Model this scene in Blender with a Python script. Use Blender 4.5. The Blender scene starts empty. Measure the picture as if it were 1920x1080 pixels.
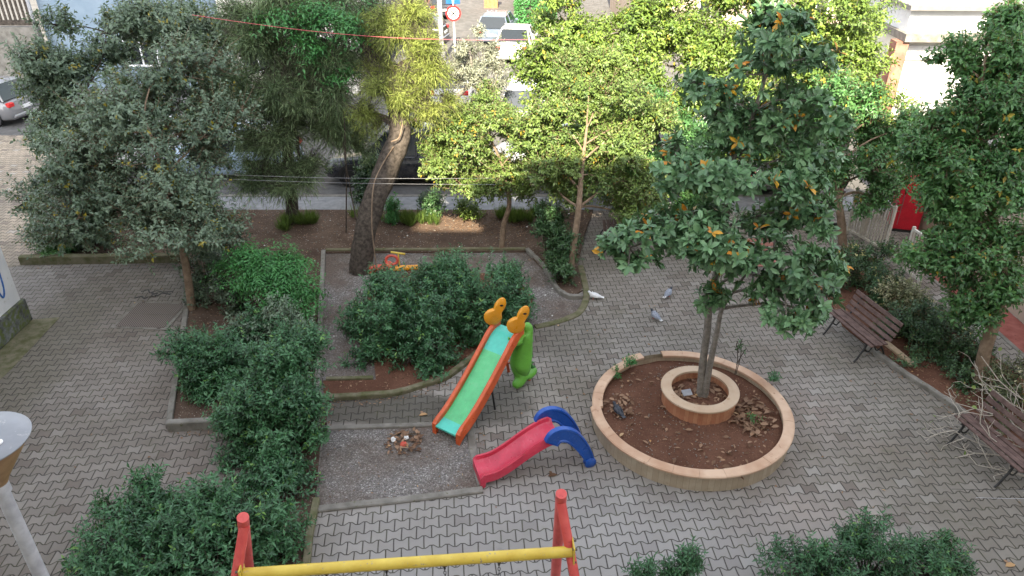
import bpy, math, random
import numpy as np
from mathutils import Vector, Matrix, Euler
R = math.radians
random.seed(7); rng = np.random.default_rng(11)
scene = bpy.context.scene
col = scene.collection

# ------------------------------------------------------------------ camera
FPX, PITCH, CAMH = 1387.0, 29.4, 7.8          # focal length in px of a 1920 frame, tilt down, eye height
cd = bpy.data.cameras.new('camera'); cd.sensor_width = 36; cd.lens = 36 * FPX / 1920
cd.clip_start = 0.05; cd.clip_end = 600
cam = bpy.data.objects.new('camera', cd); col.objects.link(cam)
cam.location = (0, 0, CAMH); cam.rotation_euler = (R(90 - PITCH), 0, 0)
scene.camera = cam
# ------------------------------------------------------------------ sky and sun
SUN_EL, SUN_AZ = 40.0, 4.0                    # light travels towards +Y, turned by SUN_AZ towards +X
world = bpy.data.worlds.new('World'); scene.world = world; world.use_nodes = True
wn = world.node_tree; bg = wn.nodes['Background']
sky = wn.nodes.new('ShaderNodeTexSky'); sky.sky_type = 'NISHITA'; sky.sun_disc = False
sky.sun_elevation = R(SUN_EL); sky.sun_rotation = R(180 + SUN_AZ); sky.dust_density = 1.6; sky.ozone_density = 1.0
hs = wn.nodes.new('ShaderNodeHueSaturation'); hs.inputs['Saturation'].default_value = 0.3
wn.links.new(sky.outputs[0], hs.inputs['Color']); wn.links.new(hs.outputs[0], bg.inputs[0])
bg.inputs[1].default_value = 0.15
sd = bpy.data.lights.new('sun', 'SUN'); sd.energy = 4.2; sd.angle = R(0.5); sd.color = (1, .88, .66)
sun = bpy.data.objects.new('sun', sd); col.objects.link(sun)
sdir = Vector((math.sin(R(SUN_AZ)) * math.cos(R(SUN_EL)), math.cos(R(SUN_AZ)) * math.cos(R(SUN_EL)), -math.sin(R(SUN_EL))))
sun.rotation_euler = sdir.to_track_quat('-Z', 'Y').to_euler(); sun.location = (0, -40, 60)
scene.view_settings.view_transform = 'Standard'; scene.view_settings.look = 'None'
scene.view_settings.exposure = 2.30; scene.view_settings.gamma = 1
scene.cycles.max_bounces = 6; scene.cycles.diffuse_bounces = 3; scene.cycles.glossy_bounces = 2
scene.cycles.transparent_max_bounces = 4; scene.cycles.transmission_bounces = 3
scene.cycles.use_denoising = True

ct, st_ = math.cos(R(PITCH)), math.sin(R(PITCH))
def P(px, py, h=0.0):
    "ground (or height h) point seen at photo position px, py"
    a = (px - 960) / FPX; b = (py - 540) / FPX
    t = (CAMH - h) / (st_ + b * ct)
    return Vector((t * a, t * (ct - b * st_), h))
def Q(px, py, Y):
    "point at distance Y in front of the camera's foot"
    a = (px - 960) / FPX; b = (py - 540) / FPX
    t = Y / (ct - b * st_)
    return Vector((t * a, Y, CAMH - t * (st_ + b * ct)))
def depth(p): return p[1] * ct + (CAMH - p[2]) * st_

# ------------------------------------------------------------------ tags
def tag(o, label=None, cat=None, group=None, kind=None):
    if label: o['label'] = label
    if cat: o['category'] = cat
    if group: o['group'] = group
    if kind: o['kind'] = kind
    return o
def empty(name, loc=(0, 0, 0), rz=0.0, label=None, cat=None, group=None):
    o = bpy.data.objects.new(name, None); col.objects.link(o)
    o.empty_display_size = .2; o.location = loc; o.rotation_euler = (0, 0, rz)
    return tag(o, label, cat, group)
def copy_tree(o, parent=None):
    c = o.copy(); col.objects.link(c); c.parent = parent
    for ch in list(o.children): copy_tree(ch, c)
    return c

# ------------------------------------------------------------------ node helpers
class NT:
    def __init__(s, name, rough=.6, spec=.5):
        m = bpy.data.materials.new(name); m.use_nodes = True
        s.m = m; s.t = m.node_tree; s.b = s.t.nodes['Principled BSDF']; s.out = s.t.nodes['Material Output']
        s.b.inputs['Roughness'].default_value = rough; s.b.inputs['Specular IOR Level'].default_value = spec
        s._co = None
    def n(s, typ, **kw):
        nd = s.t.nodes.new('ShaderNode' + typ)
        for k, v in kw.items(): setattr(nd, k, v)
        return nd
    def l(s, a, b): s.t.links.new(a, b)
    def co(s):
        if s._co is None: s._co = s.n('TexCoord').outputs['Object']
        return s._co
    def put(s, v, sock):
        if isinstance(v, (int, float)): sock.default_value = v
        elif isinstance(v, (tuple, list)): sock.default_value = (*v[:3], 1) if sock.type == 'RGBA' else v
        else: s.l(v, sock)
    def math(s, op, a, b=None, c=None, clamp=False):
        nd = s.n('Math', operation=op); nd.use_clamp = clamp
        s.put(a, nd.inputs[0])
        if b is not None: s.put(b, nd.inputs[1])
        if c is not None: s.put(c, nd.inputs[2])
        return nd.outputs[0]
    def noise(s, scale, detail=4, rough=.55, vec=None, w=None):
        nd = s.n('TexNoise'); nd.inputs['Scale'].default_value = scale; nd.inputs['Detail'].default_value = detail
        nd.inputs['Roughness'].default_value = rough; s.l(vec or s.co(), nd.inputs['Vector']); return nd.outputs['Fac']
    def voro(s, scale, feature='F1', out='Distance', vec=None):
        nd = s.n('TexVoronoi', feature=feature); nd.inputs['Scale'].default_value = scale
        s.l(vec or s.co(), nd.inputs['Vector']); return nd.outputs[out]
    def ramp(s, fac, stops, interp='LINEAR'):
        nd = s.n('ValToRGB'); cr = nd.color_ramp; cr.interpolation = interp
        while len(cr.elements) < len(stops): cr.elements.new(.5)
        for e, (p, c) in zip(cr.elements, stops):
            e.position = p; e.color = (*c, 1) if len(c) == 3 else c
        s.put(fac, nd.inputs[0]); return nd.outputs[0]
    def rng(s, v, a, b, c=0, d=1, clamp=True):
        nd = s.n('MapRange'); nd.clamp = clamp; s.l(v, nd.inputs[0])
        for i, x in enumerate((a, b, c, d)): nd.inputs[i + 1].default_value = x
        return nd.outputs[0]
    def mix(s, f, a, b, mode='MIX'):
        nd = s.n('Mix', data_type='RGBA', blend_type=mode)
        s.put(f, nd.inputs[0]); s.put(a, nd.inputs[6]); s.put(b, nd.inputs[7]); return nd.outputs[2]
    def base(s, c): s.put(c, s.b.inputs['Base Color'])
    def bump(s, h, strength=.5, dist=.01):
        nd = s.n('Bump'); nd.inputs['Strength'].default_value = strength; nd.inputs['Distance'].default_value = dist
        s.l(h, nd.inputs['Height']); s.l(nd.outputs[0], s.b.inputs['Normal'])

def mottled(name, c1, c2, scale=8, rough=.6, spec=.4, bump=.2, bd=.004, detail=5, c3=None, metal=0, bscale=None):
    k = NT(name, rough, spec); f = k.noise(scale, detail)
    stops = [(.34, c1), (.66, c2)]
    c = k.ramp(f, stops)
    if c3:
        g = k.rng(k.noise(scale * 3.1, 6, .7), .60, .66); c = k.mix(g, c, c3)
    k.base(c); k.b.inputs['Metallic'].default_value = metal
    if bump: k.bump(k.noise(bscale or scale * 6, 5), bump, bd)
    return k.m
def plastic(name, c, rough=.4, fade=.12):
    k = NT(name, rough, .5)
    d = tuple(x * .8 for x in c); l = tuple(min(1, x * (1 - fade) + fade * .5) for x in c)
    cc = k.ramp(k.noise(4, 5, .6), [(.3, d), (.55, c), (.75, l)])
    dirt = k.rng(k.noise(26, 6, .7), .58, .72, 0, .45)
    st2 = k.n('Mapping'); st2.inputs['Scale'].default_value = (14, 1.6, 14); k.l(k.co(), st2.inputs[0])
    scr = k.rng(k.noise(3.2, 6, .7, vec=st2.outputs[0]), .56, .70, 0, .38); cc = k.mix(scr, cc, tuple(min(1, x * .75 + .17) for x in c))
    k.base(k.mix(dirt, cc, (.14, .11, .08)))
    k.put(k.rng(k.noise(9, 4), .3, .7, rough - .08, rough + .14), k.b.inputs['Roughness']); k.bump(k.noise(45, 4), .12, .003)
    return k.m
def leafmat(name, dark, light, special=None, rough=.42, trans=.25, spec=.5):
    k = NT(name, rough, spec); at = k.n('Attribute'); at.attribute_name = 'tint'
    mid = tuple((a + b) / 2 for a, b in zip(dark, light))
    st = [(0, dark), (.45, mid), (.90, light)]
    if special: st += [(.955, light), (.965, special[0]), (1, special[-1])]
    c = k.ramp(at.outputs['Fac'], st)
    k.base(c)
    tr = k.n('BsdfTranslucent'); cc = k.mix(.55, c, (.16, .22, .03)); k.l(cc, tr.inputs[0])
    mx = k.n('MixShader'); mx.inputs[0].default_value = trans
    k.l(k.b.outputs[0], mx.inputs[1]); k.l(tr.outputs[0], mx.inputs[2]); k.l(mx.outputs[0], k.out.inputs[0])
    return k.m

def paver_mat(name, L=.205, W=.17, yaw=5.0, warm=0.0):
    k = NT(name, .75, .25)
    sp = k.n('SeparateXYZ'); mp = k.n('Mapping'); mp.inputs['Rotation'].default_value = (0, 0, R(-yaw)); k.l(k.co(), mp.inputs[0])
    # slow wobble so that the courses are not laid by ruler
    wob = k.n('TexNoise'); wob.inputs['Scale'].default_value = .7; wob.inputs['Detail'].default_value = 2; k.l(k.co(), wob.inputs['Vector'])
    vm = k.n('VectorMath', operation='MULTIPLY_ADD'); k.l(wob.outputs['Color'], vm.inputs[0]); vm.inputs[1].default_value = (.10, .10, 0); k.l(mp.outputs[0], vm.inputs[2])
    k.l(vm.outputs[0], sp.inputs[0])
    u = k.math('DIVIDE', sp.outputs[0], L); v = k.math('DIVIDE', sp.outputs[1], W)
    tri = k.math('PINGPONG', u, .5)                                   # 0 .. .5 .. 0
    w = k.math('MULTIPLY', k.math('SUBTRACT', tri, .25), 8.0)           # -2..2
    w = k.math('MINIMUM', k.math('MAXIMUM', w, -1.0), 1.0)
    n = k.math('ROUND', v)
    par = k.math('SUBTRACT', 1.0, k.math('MULTIPLY', k.math('MODULO', k.math('ABSOLUTE', n), 2.0), 2.0))
    sgn = k.math('SUBTRACT', k.math('SUBTRACT', v, n), k.math('MULTIPLY', k.math('MULTIPLY', w, par), .12))
    dv = k.math('MULTIPLY', k.math('ABSOLUTE', sgn), W)
    row = k.math('SUBTRACT', n, k.math('LESS_THAN', sgn, 0.0))
    par2 = k.math('MODULO', k.math('ABSOLUTE', row), 2.0)
    uu = k.math('ADD', u, k.math('MULTIPLY', par2, .5))
    fr = k.math('FRACT', uu)
    du = k.math('MULTIPLY', k.math('MINIMUM', fr, k.math('SUBTRACT', 1.0, fr)), L)
    d = k.math('MINIMUM', dv, du)
    cx = k.n('CombineXYZ'); k.l(k.math('FLOOR', uu), cx.inputs[0]); k.l(row, cx.inputs[1])
    wn_ = k.n('TexWhiteNoise', noise_dimensions='3D'); k.l(cx.outputs[0], wn_.inputs[0])
    edge = k.noise(38, 3)
    d2 = k.math('ADD', d, k.math('MULTIPLY', k.math('SUBTRACT', edge, .5), .005))
    joint = k.rng(d2, .0035, .0100)                                     # 0 in the joint
    t1 = (.248 + .03 * warm, .226 + .015 * warm, .204 - .005 * warm); t2 = (.345 + .04 * warm, .318 + .015 * warm, .288 - .01 * warm)
    c = k.mix(wn_.outputs[0], t1, t2)
    c = k.mix(k.rng(k.noise(.55, 4, .6), .42, .66, 0, .7), c, (.17, .145, .115))     # large worn / dirty zones
    c = k.mix(k.rng(k.noise(.32, 3), .5, .7, 0, .45), c, (.27, .20, .17))             # reddish zones
    c = k.mix(k.rng(k.noise(2.3, 6, .75), .60, .72, 0, .75), c, (.10, .095, .075))    # stains
    c = k.mix(k.rng(k.noise(1.1, 5, .7), .63, .74, 0, .5), c, (.12, .13, .06))        # moss film
    odd = k.n('TexWhiteNoise', noise_dimensions='3D'); off = k.n('VectorMath', operation='ADD'); k.l(cx.outputs[0], off.inputs[0]); off.inputs[1].default_value = (31.5, 7.5, 3.0); k.l(off.outputs[0], odd.inputs[0])
    c = k.mix(k.math('MULTIPLY', k.math('GREATER_THAN', odd.outputs[0], .955), .6), c, (.13, .10, .085))
    c = k.mix(k.math('MULTIPLY', k.math('LESS_THAN', odd.outputs[0], .03), .5), c, (.40, .38, .35))
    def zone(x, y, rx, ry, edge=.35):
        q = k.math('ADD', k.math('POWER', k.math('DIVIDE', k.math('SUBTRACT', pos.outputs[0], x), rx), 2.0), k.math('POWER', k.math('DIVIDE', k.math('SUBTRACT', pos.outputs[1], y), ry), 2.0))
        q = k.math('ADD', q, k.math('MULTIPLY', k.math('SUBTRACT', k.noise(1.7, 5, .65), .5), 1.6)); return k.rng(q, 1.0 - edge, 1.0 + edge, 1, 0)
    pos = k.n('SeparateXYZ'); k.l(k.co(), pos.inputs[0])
    c = k.mix(k.math('MULTIPLY', zone(.6, 6.4, 3.3, 1.7, .6), .5), c, (.34, .335, .335))           # scuffed clean area round the swings, with some sky light painted in
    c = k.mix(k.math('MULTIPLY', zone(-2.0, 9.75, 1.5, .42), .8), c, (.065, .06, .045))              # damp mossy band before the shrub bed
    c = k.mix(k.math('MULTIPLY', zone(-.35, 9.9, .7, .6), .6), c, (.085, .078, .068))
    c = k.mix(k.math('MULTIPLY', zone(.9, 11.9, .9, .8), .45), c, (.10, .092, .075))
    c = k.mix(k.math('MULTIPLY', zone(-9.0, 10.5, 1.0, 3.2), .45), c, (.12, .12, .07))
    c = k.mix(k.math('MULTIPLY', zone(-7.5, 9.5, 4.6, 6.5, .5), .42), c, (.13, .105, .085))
    c = k.mix(k.math('MULTIPLY', zone(4.5, 13.5, 4.0, 2.6, .5), .35), c, (.13, .115, .095))
    c = k.mix(k.math('MULTIPLY', zone(6.6, 8.5, 1.3, 3.5, .6), .35), c, (.12, .11, .085))
    grain = k.noise(160, 4, .7)
    c = k.mix(k.rng(grain, .3, .7, 0, .32), c, (.10, .095, .09))
    spk = k.rng(k.voro(9), .0, .035, 1, 0); c = k.mix(spk, c, (.60, .57, .50))          # droppings, bits
    jc = k.mix(k.rng(k.noise(3, 4), .45, .65), (.04, .035, .03), (.06, .06, .035))
    k.base(k.mix(joint, jc, c))
    bh = k.math('ADD', k.math('MULTIPLY', k.rng(d2, .0015, .016), 1.0), k.math('MULTIPLY', grain, .10))
    bh = k.math('ADD', bh, k.math('MULTIPLY', wn_.outputs[0], .35)); bh = k.math('ADD', bh, k.math('MULTIPLY', k.noise(1.3, 3), 3.0))
    k.bump(bh, .9, .008)
    return k.m

def soil_mat(name, c1, c2, chips=(.45, .38, .30), nchip=26, dens=.12, bump=.8):
    k = NT(name, .95, .1)
    c = k.ramp(k.noise(1.6, 6, .65), [(.3, c1), (.7, c2)])
    c = k.mix(k.rng(k.noise(30, 6, .8), .35, .7, 0, .55), c, tuple(x * .45 for x in c1))
    v = k.n('TexVoronoi'); v.inputs['Scale'].default_value = nchip; k.l(k.co(), v.inputs['Vector'])
    sc = k.n('SeparateColor'); k.l(v.outputs['Color'], sc.inputs[0])
    pick = k.math('LESS_THAN', sc.outputs[0], dens)
    sm = k.math('MULTIPLY', pick, k.rng(v.outputs['Distance'], .22, .34, 1, 0))
    c = k.mix(sm, c, k.mix(sc.outputs[1], chips, tuple(x * .45 for x in chips)))
    k.base(c)
    h = k.math('ADD', k.noise(24, 8, .75), k.math('MULTIPLY', sm, .6))
    k.bump(h, bump, .02); return k.m
def gravel_mat(name):
    k = NT(name, .9, .15)
    v = k.n('TexVoronoi'); v.inputs['Scale'].default_value = 62; k.l(k.co(), v.inputs['Vector'])
    sc = k.n('SeparateColor'); k.l(v.outputs['Color'], sc.inputs[0])
    c = k.ramp(sc.outputs[0], [(0, (.10, .092, .09)), (.5, (.19, .175, .165)), (.85, (.27, .25, .24)), (1, (.5, .48, .45))])
    c = k.mix(k.rng(k.noise(.9, 5, .65), .40, .62, 0, .8), c, (.13, .095, .075))
    c = k.mix(k.rng(k.noise(5, 6, .7), .5, .7, 0, .6), c, (.075, .065, .055))
    k.base(c)
    k.bump(k.math('SUBTRACT', k.noise(9, 6, .7), k.math('MULTIPLY', v.outputs['Distance'], .9)), .8, .015); return k.m

M = {}
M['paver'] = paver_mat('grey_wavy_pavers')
M['paver_warm'] = paver_mat('buff_wavy_pavers', warm=2.2, yaw=-3)
M['soil'] = soil_mat('brown_soil', (.080, .052, .039), (.165, .118, .090), dens=.20)
M['soil_dark'] = soil_mat('dark_planter_soil', (.105, .050, .033), (.185, .094, .063), nchip=34, dens=.14, chips=(.36, .22, .14))
M['gravel'] = gravel_mat('grey_gravel')
M['asphalt'] = mottled('asphalt', (.085, .082, .08), (.135, .13, .126), 3, .85, .2, .5, .006, bscale=90, c3=(.07, .07, .07))
M['concrete'] = mottled('concrete', (.15, .14, .122), (.25, .235, .21), 5, .85, .2, .5, .004, c3=(.11, .11, .06))
M['mossy'] = mottled('mossy_concrete', (.10, .105, .05), (.19, .17, .12), 6, .9, .1, .6, .006, c3=(.07, .085, .02))
M['sidewalk'] = mottled('pale_sidewalk', (.19, .195, .21), (.29, .295, .305), 5, .8, .2, .4, .004, c3=(.22, .22, .22))
M['stone'] = mottled('tan_stone', (.42, .31, .20), (.56, .44, .31), 5, .6, .3, .3, .003, c3=(.34, .21, .12))
M['bark'] = mottled('bark', (.05, .042, .035), (.125, .104, .088), 14, .95, .1, 1.0, .02, c3=(.04, .033, .028))
M['bark_light'] = mottled('light_bark', (.16, .115, .08), (.26, .19, .135), 11, .9, .15, .7, .01, c3=(.10, .075, .05))
M['bark_grey'] = mottled('grey_bark', (.13, .115, .10), (.22, .20, .175), 15, .9, .15, .6, .008, c3=(.08, .07, .06))
M['twig'] = mottled('pale_twig', (.33, .295, .25), (.47, .43, .37), 20, .9, .1, 0)
M['wood'] = mottled('bench_wood', (.085, .052, .045), (.15, .098, .086), 9, .65, .3, .4, .003, c3=(.07, .045, .035))
M['wood_red'] = mottled('red_bench_wood', (.22, .09, .07), (.32, .15, .12), 9, .65, .3, .4, .003)
M['iron'] = mottled('black_iron', (.012, .012, .013), (.03, .028, .027), 30, .55, .5, .3, .002)
M['white_wall'] = mottled('white_painted_wall', (.62, .62, .62), (.72, .72, .71), 2, .8, .2, .3, .005, c3=(.5, .49, .46))
M['beige_wall'] = mottled('beige_rendered_wall', (.43, .34, .27), (.50, .41, .33), 1.5, .85, .15, .3, .005)
M['cream'] = mottled('cream_paint', (.70, .66, .57), (.76, .72, .64), 1.5, .7, .2, .15, .003)
M['blue_wall'] = mottled('pale_blue_wall', (.20, .27, .34), (.26, .33, .40), 1.2, .8, .15, .2, .003)
M['brown_wall'] = mottled('brown_brick_wall', (.22, .11, .08), (.32, .17, .13), 5, .85, .15, .5, .006)
M['grey_frame'] = mottled('grey_frame', (.16, .155, .15), (.22, .21, .20), 4, .6, .3, .1)
M['glass'] = NT('dark_window_glass', .08, .6).m; M['glass'].node_tree.nodes['Principled BSDF'].inputs['Base Color'].default_value = (.02, .025, .03, 1)
M['red_paver'] = mottled('red_rubber_path', (.24, .075, .06), (.33, .12, .10), 5, .85, .2, .5, .004, c3=(.18, .06, .05))
M['railing'] = mottled('cream_railing_paint', (.52, .48, .42), (.66, .62, .55), 12, .5, .4, .1, c3=(.30, .19, .12))
M['red_metal'] = plastic('bright_red_paint', (.56, .012, .03), .4, .05)
M['metal'] = mottled('grey_metal', (.30, .31, .34), (.40, .41, .44), 6, .38, .5, .15, .002, metal=.35, c3=(.5, .5, .52))
M['lamp_metal'] = mottled('dull_grey_lamp_metal', (.19, .20, .22), (.25, .26, .285), 3, .5, .4, .2, .002, c3=(.33, .33, .34))
M['shade_tan'] = mottled('tan_lamp_shade', (.20, .12, .055), (.30, .19, .10), 6, .5, .4, .2)
M['pole'] = mottled('galvanised_pole', (.34, .34, .36), (.46, .46, .48), 12, .5, .5, .1, metal=.2)
M['p_red'] = plastic('red_plastic', (.56, .035, .075), .34)
M['p_blue'] = plastic('blue_plastic', (.008, .075, .36), .34, .06)
M['p_orange'] = plastic('orange_plastic', (.60, .10, .025), .38)
M['p_green'] = plastic('green_plastic', (.10, .52, .21), .38)
M['p_teal'] = plastic('teal_plastic', (.08, .55, .44), .38)
M['p_yellow'] = plastic('yellow_plastic', (.70, .29, .012), .34, .05)
M['p_croc'] = plastic('grass_green_plastic', (.14, .43, .05), .36, .04)
M['p_crocdark'] = plastic('dark_green_plastic', (.035, .20, .035), .4, .04)
M['p_white'] = plastic('white_plastic', (.7, .7, .66), .4)
M['p_coral'] = plastic('coral_plastic', (.62, .095, .06), .4)
k = NT('peeling_yellow_paint', .4, .5)
c = k.ramp(k.noise(5, 5), [(.3, (.52, .35, .035)), (.7, (.66, .50, .08))])
sc_ = k.rng(k.noise(18, 6, .75), .61, .64); c = k.mix(sc_, c, k.mix(k.noise(40, 3), (.12, .06, .03), (.45, .43, .36)))
k.base(c); k.bump(k.noise(30, 5), .2, .003); M['s_yellow'] = k.m
M['s_red'] = mottled('red_tube_paint', (.50, .055, .05), (.62, .10, .085), 6, .42, .5, .15, .003, c3=(.40, .05, .045))
M['black'] = mottled('black_rubber', (.012, .012, .012), (.03, .03, .03), 20, .7, .3, .1)
M['white'] = mottled('white_paint', (.74, .74, .74), (.8, .8, .8), 3, .5, .4, 0)
M['sign_red'] = plastic('sign_red', (.6, .02, .02), .4, .02)
M['sign_blue'] = plastic('sign_blue', (.01, .10, .5), .4, .02)
M['paper'] = mottled('crumpled_paper', (.6, .6, .6), (.8, .8, .78), 20, .8, .2, .5, .01)
M['terracotta'] = mottled('terracotta', (.42, .13, .06), (.55, .20, .10), 6, .8, .2, .2)
M['rust'] = mottled('rusty_iron_plate', (.085, .065, .055), (.15, .12, .105), 9, .7, .4, .3, .002)
M['graffiti'] = mottled('blue_spray', (.03, .09, .28), (.06, .16, .40), 12, .7, .2, 0)
M['skin'] = mottled('skin', (.45, .26, .18), (.52, .32, .23), 9, .6, .3, 0)
M['trousers'] = mottled('mauve_trousers', (.16, .11, .13), (.22, .15, .17), 12, .9, .1, .4, .01)
M['coat'] = mottled('dark_coat', (.03, .032, .04), (.06, .06, .07), 10, .9, .1, .4, .01)
M['bag'] = mottled('brown_leather', (.20, .085, .04), (.29, .14, .07), 9, .5, .4, .3)
def slot_stone(name, c1, c2, c3, n, jd=.6):
    "stone facing cut in narrow upright slips, n round the ring"
    k = NT(name, .6, .3); sp = k.n('SeparateXYZ'); k.l(k.co(), sp.inputs[0])
    a = k.math('MULTIPLY', k.math('ARCTAN2', sp.outputs[1], sp.outputs[0]), n / (2 * math.pi))
    fr = k.math('FRACT', a); d = k.math('MINIMUM', fr, k.math('SUBTRACT', 1.0, fr))
    wn2 = k.n('TexWhiteNoise', noise_dimensions='1D'); k.l(k.math('FLOOR', a), wn2.inputs['W'])
    c = k.mix(wn2.outputs[0], c1, c2); c = k.mix(k.rng(k.noise(7, 5, .7), .45, .65, 0, .6), c, c3)
    c = k.mix(k.rng(k.noise(3, 6, .8), .58, .68, 0, .6), c, tuple(x * .5 for x in c3))
    j = k.rng(d, .008, .03); k.base(k.mix(j, tuple(x * jd for x in c3), c)); k.bump(j, .3, .003); return k.m
M['ring_side'] = slot_stone('tan_stone_slips', (.36, .29, .21), (.43, .36, .27), (.33, .26, .18), 110)
M['ring_side_red'] = slot_stone('orange_stone_slips', (.36, .16, .09), (.45, .23, .13), (.30, .11, .06), 52)
M['ring_cap'] = mottled('tan_stone_cap', (.44, .27, .175), (.60, .43, .31), 2.2, .6, .3, .3, .003, c3=(.36, .21, .13))
M['ring_cap_s'] = mottled('small_stone_cap', (.45, .32, .22), (.52, .40, .29), 3, .6, .3, .3, .003, c3=(.40, .26, .16))
def glossy_paint(name, c):
    k = NT(name, .22, .6); k.b.inputs['Coat Weight'].default_value = .5; k.b.inputs['Coat Roughness'].default_value = .05
    dirt = k.rng(k.noise(5, 5, .7), .45, .75, 0, .3); k.base(k.mix(dirt, c, (.25, .22, .19))); return k.m

# leaves: (dark, light)
M['lf_grey'] = leafmat('leaf_grey_green', (.042, .080, .048), (.22, .30, .20), ((.22, .20, .02), (.35, .28, .03)), .40)
M['lf_olive'] = leafmat('leaf_olive_green', (.05, .10, .025), (.22, .31, .075), ((.30, .26, .03), (.35, .22, .03)), .45)
M['lf_mag'] = leafmat('leaf_thick_glossy', (.026, .078, .032), (.175, .325, .150), ((.50, .15, .015), (.52, .30, .02)), .38, .12, .45)
M['lf_laurel'] = leafmat('leaf_laurel', (.012, .050, .021), (.10, .265, .110), ((.13, .30, .06), (.20, .36, .09)), .36, .18)
M['lf_dark'] = leafmat('leaf_dark', (.016, .050, .020), (.085, .175, .065), ((.30, .30, .10), (.40, .36, .15)), .40, .18)
M['lf_bright'] = leafmat('leaf_fresh_green', (.035, .15, .045), (.09, .30, .08), None, .42, .3)
M['lf_sun'] = leafmat('leaf_broad_green', (.06, .12, .025), (.24, .34, .06), ((.30, .30, .05), (.34, .30, .05)), .45, .3)
M['lf_right'] = leafmat('leaf_mid_green', (.022, .080, .026), (.125, .285, .085), ((.30, .26, .03), (.36, .26, .03)), .38, .28)
M['lf_needle'] = leafmat('needle_grey_green', (.06, .11, .055), (.27, .36, .18), None, .6, .2, .3)
M['lf_needle_y'] = leafmat('needle_yellow_green', (.14, .19, .045), (.38, .43, .11), None, .6, .3, .3)
M['lf_silver'] = leafmat('leaf_silver', (.16, .18, .13), (.34, .35, .27), None, .55, .2, .3)
M['lf_varieg'] = leafmat('leaf_variegated', (.06, .10, .04), (.34, .33, .17), ((.5, .46, .25), (.5, .46, .3)), .45, .2)
M['lf_grass'] = leafmat('grass_blade', (.055, .11, .02), (.16, .24, .05), None, .55, .3)
M['lf_fallen'] = leafmat('fallen_leaf', (.10, .05, .03), (.32, .20, .13), ((.42, .22, .08), (.50, .36, .22)), .7, .1, .2)

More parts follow.
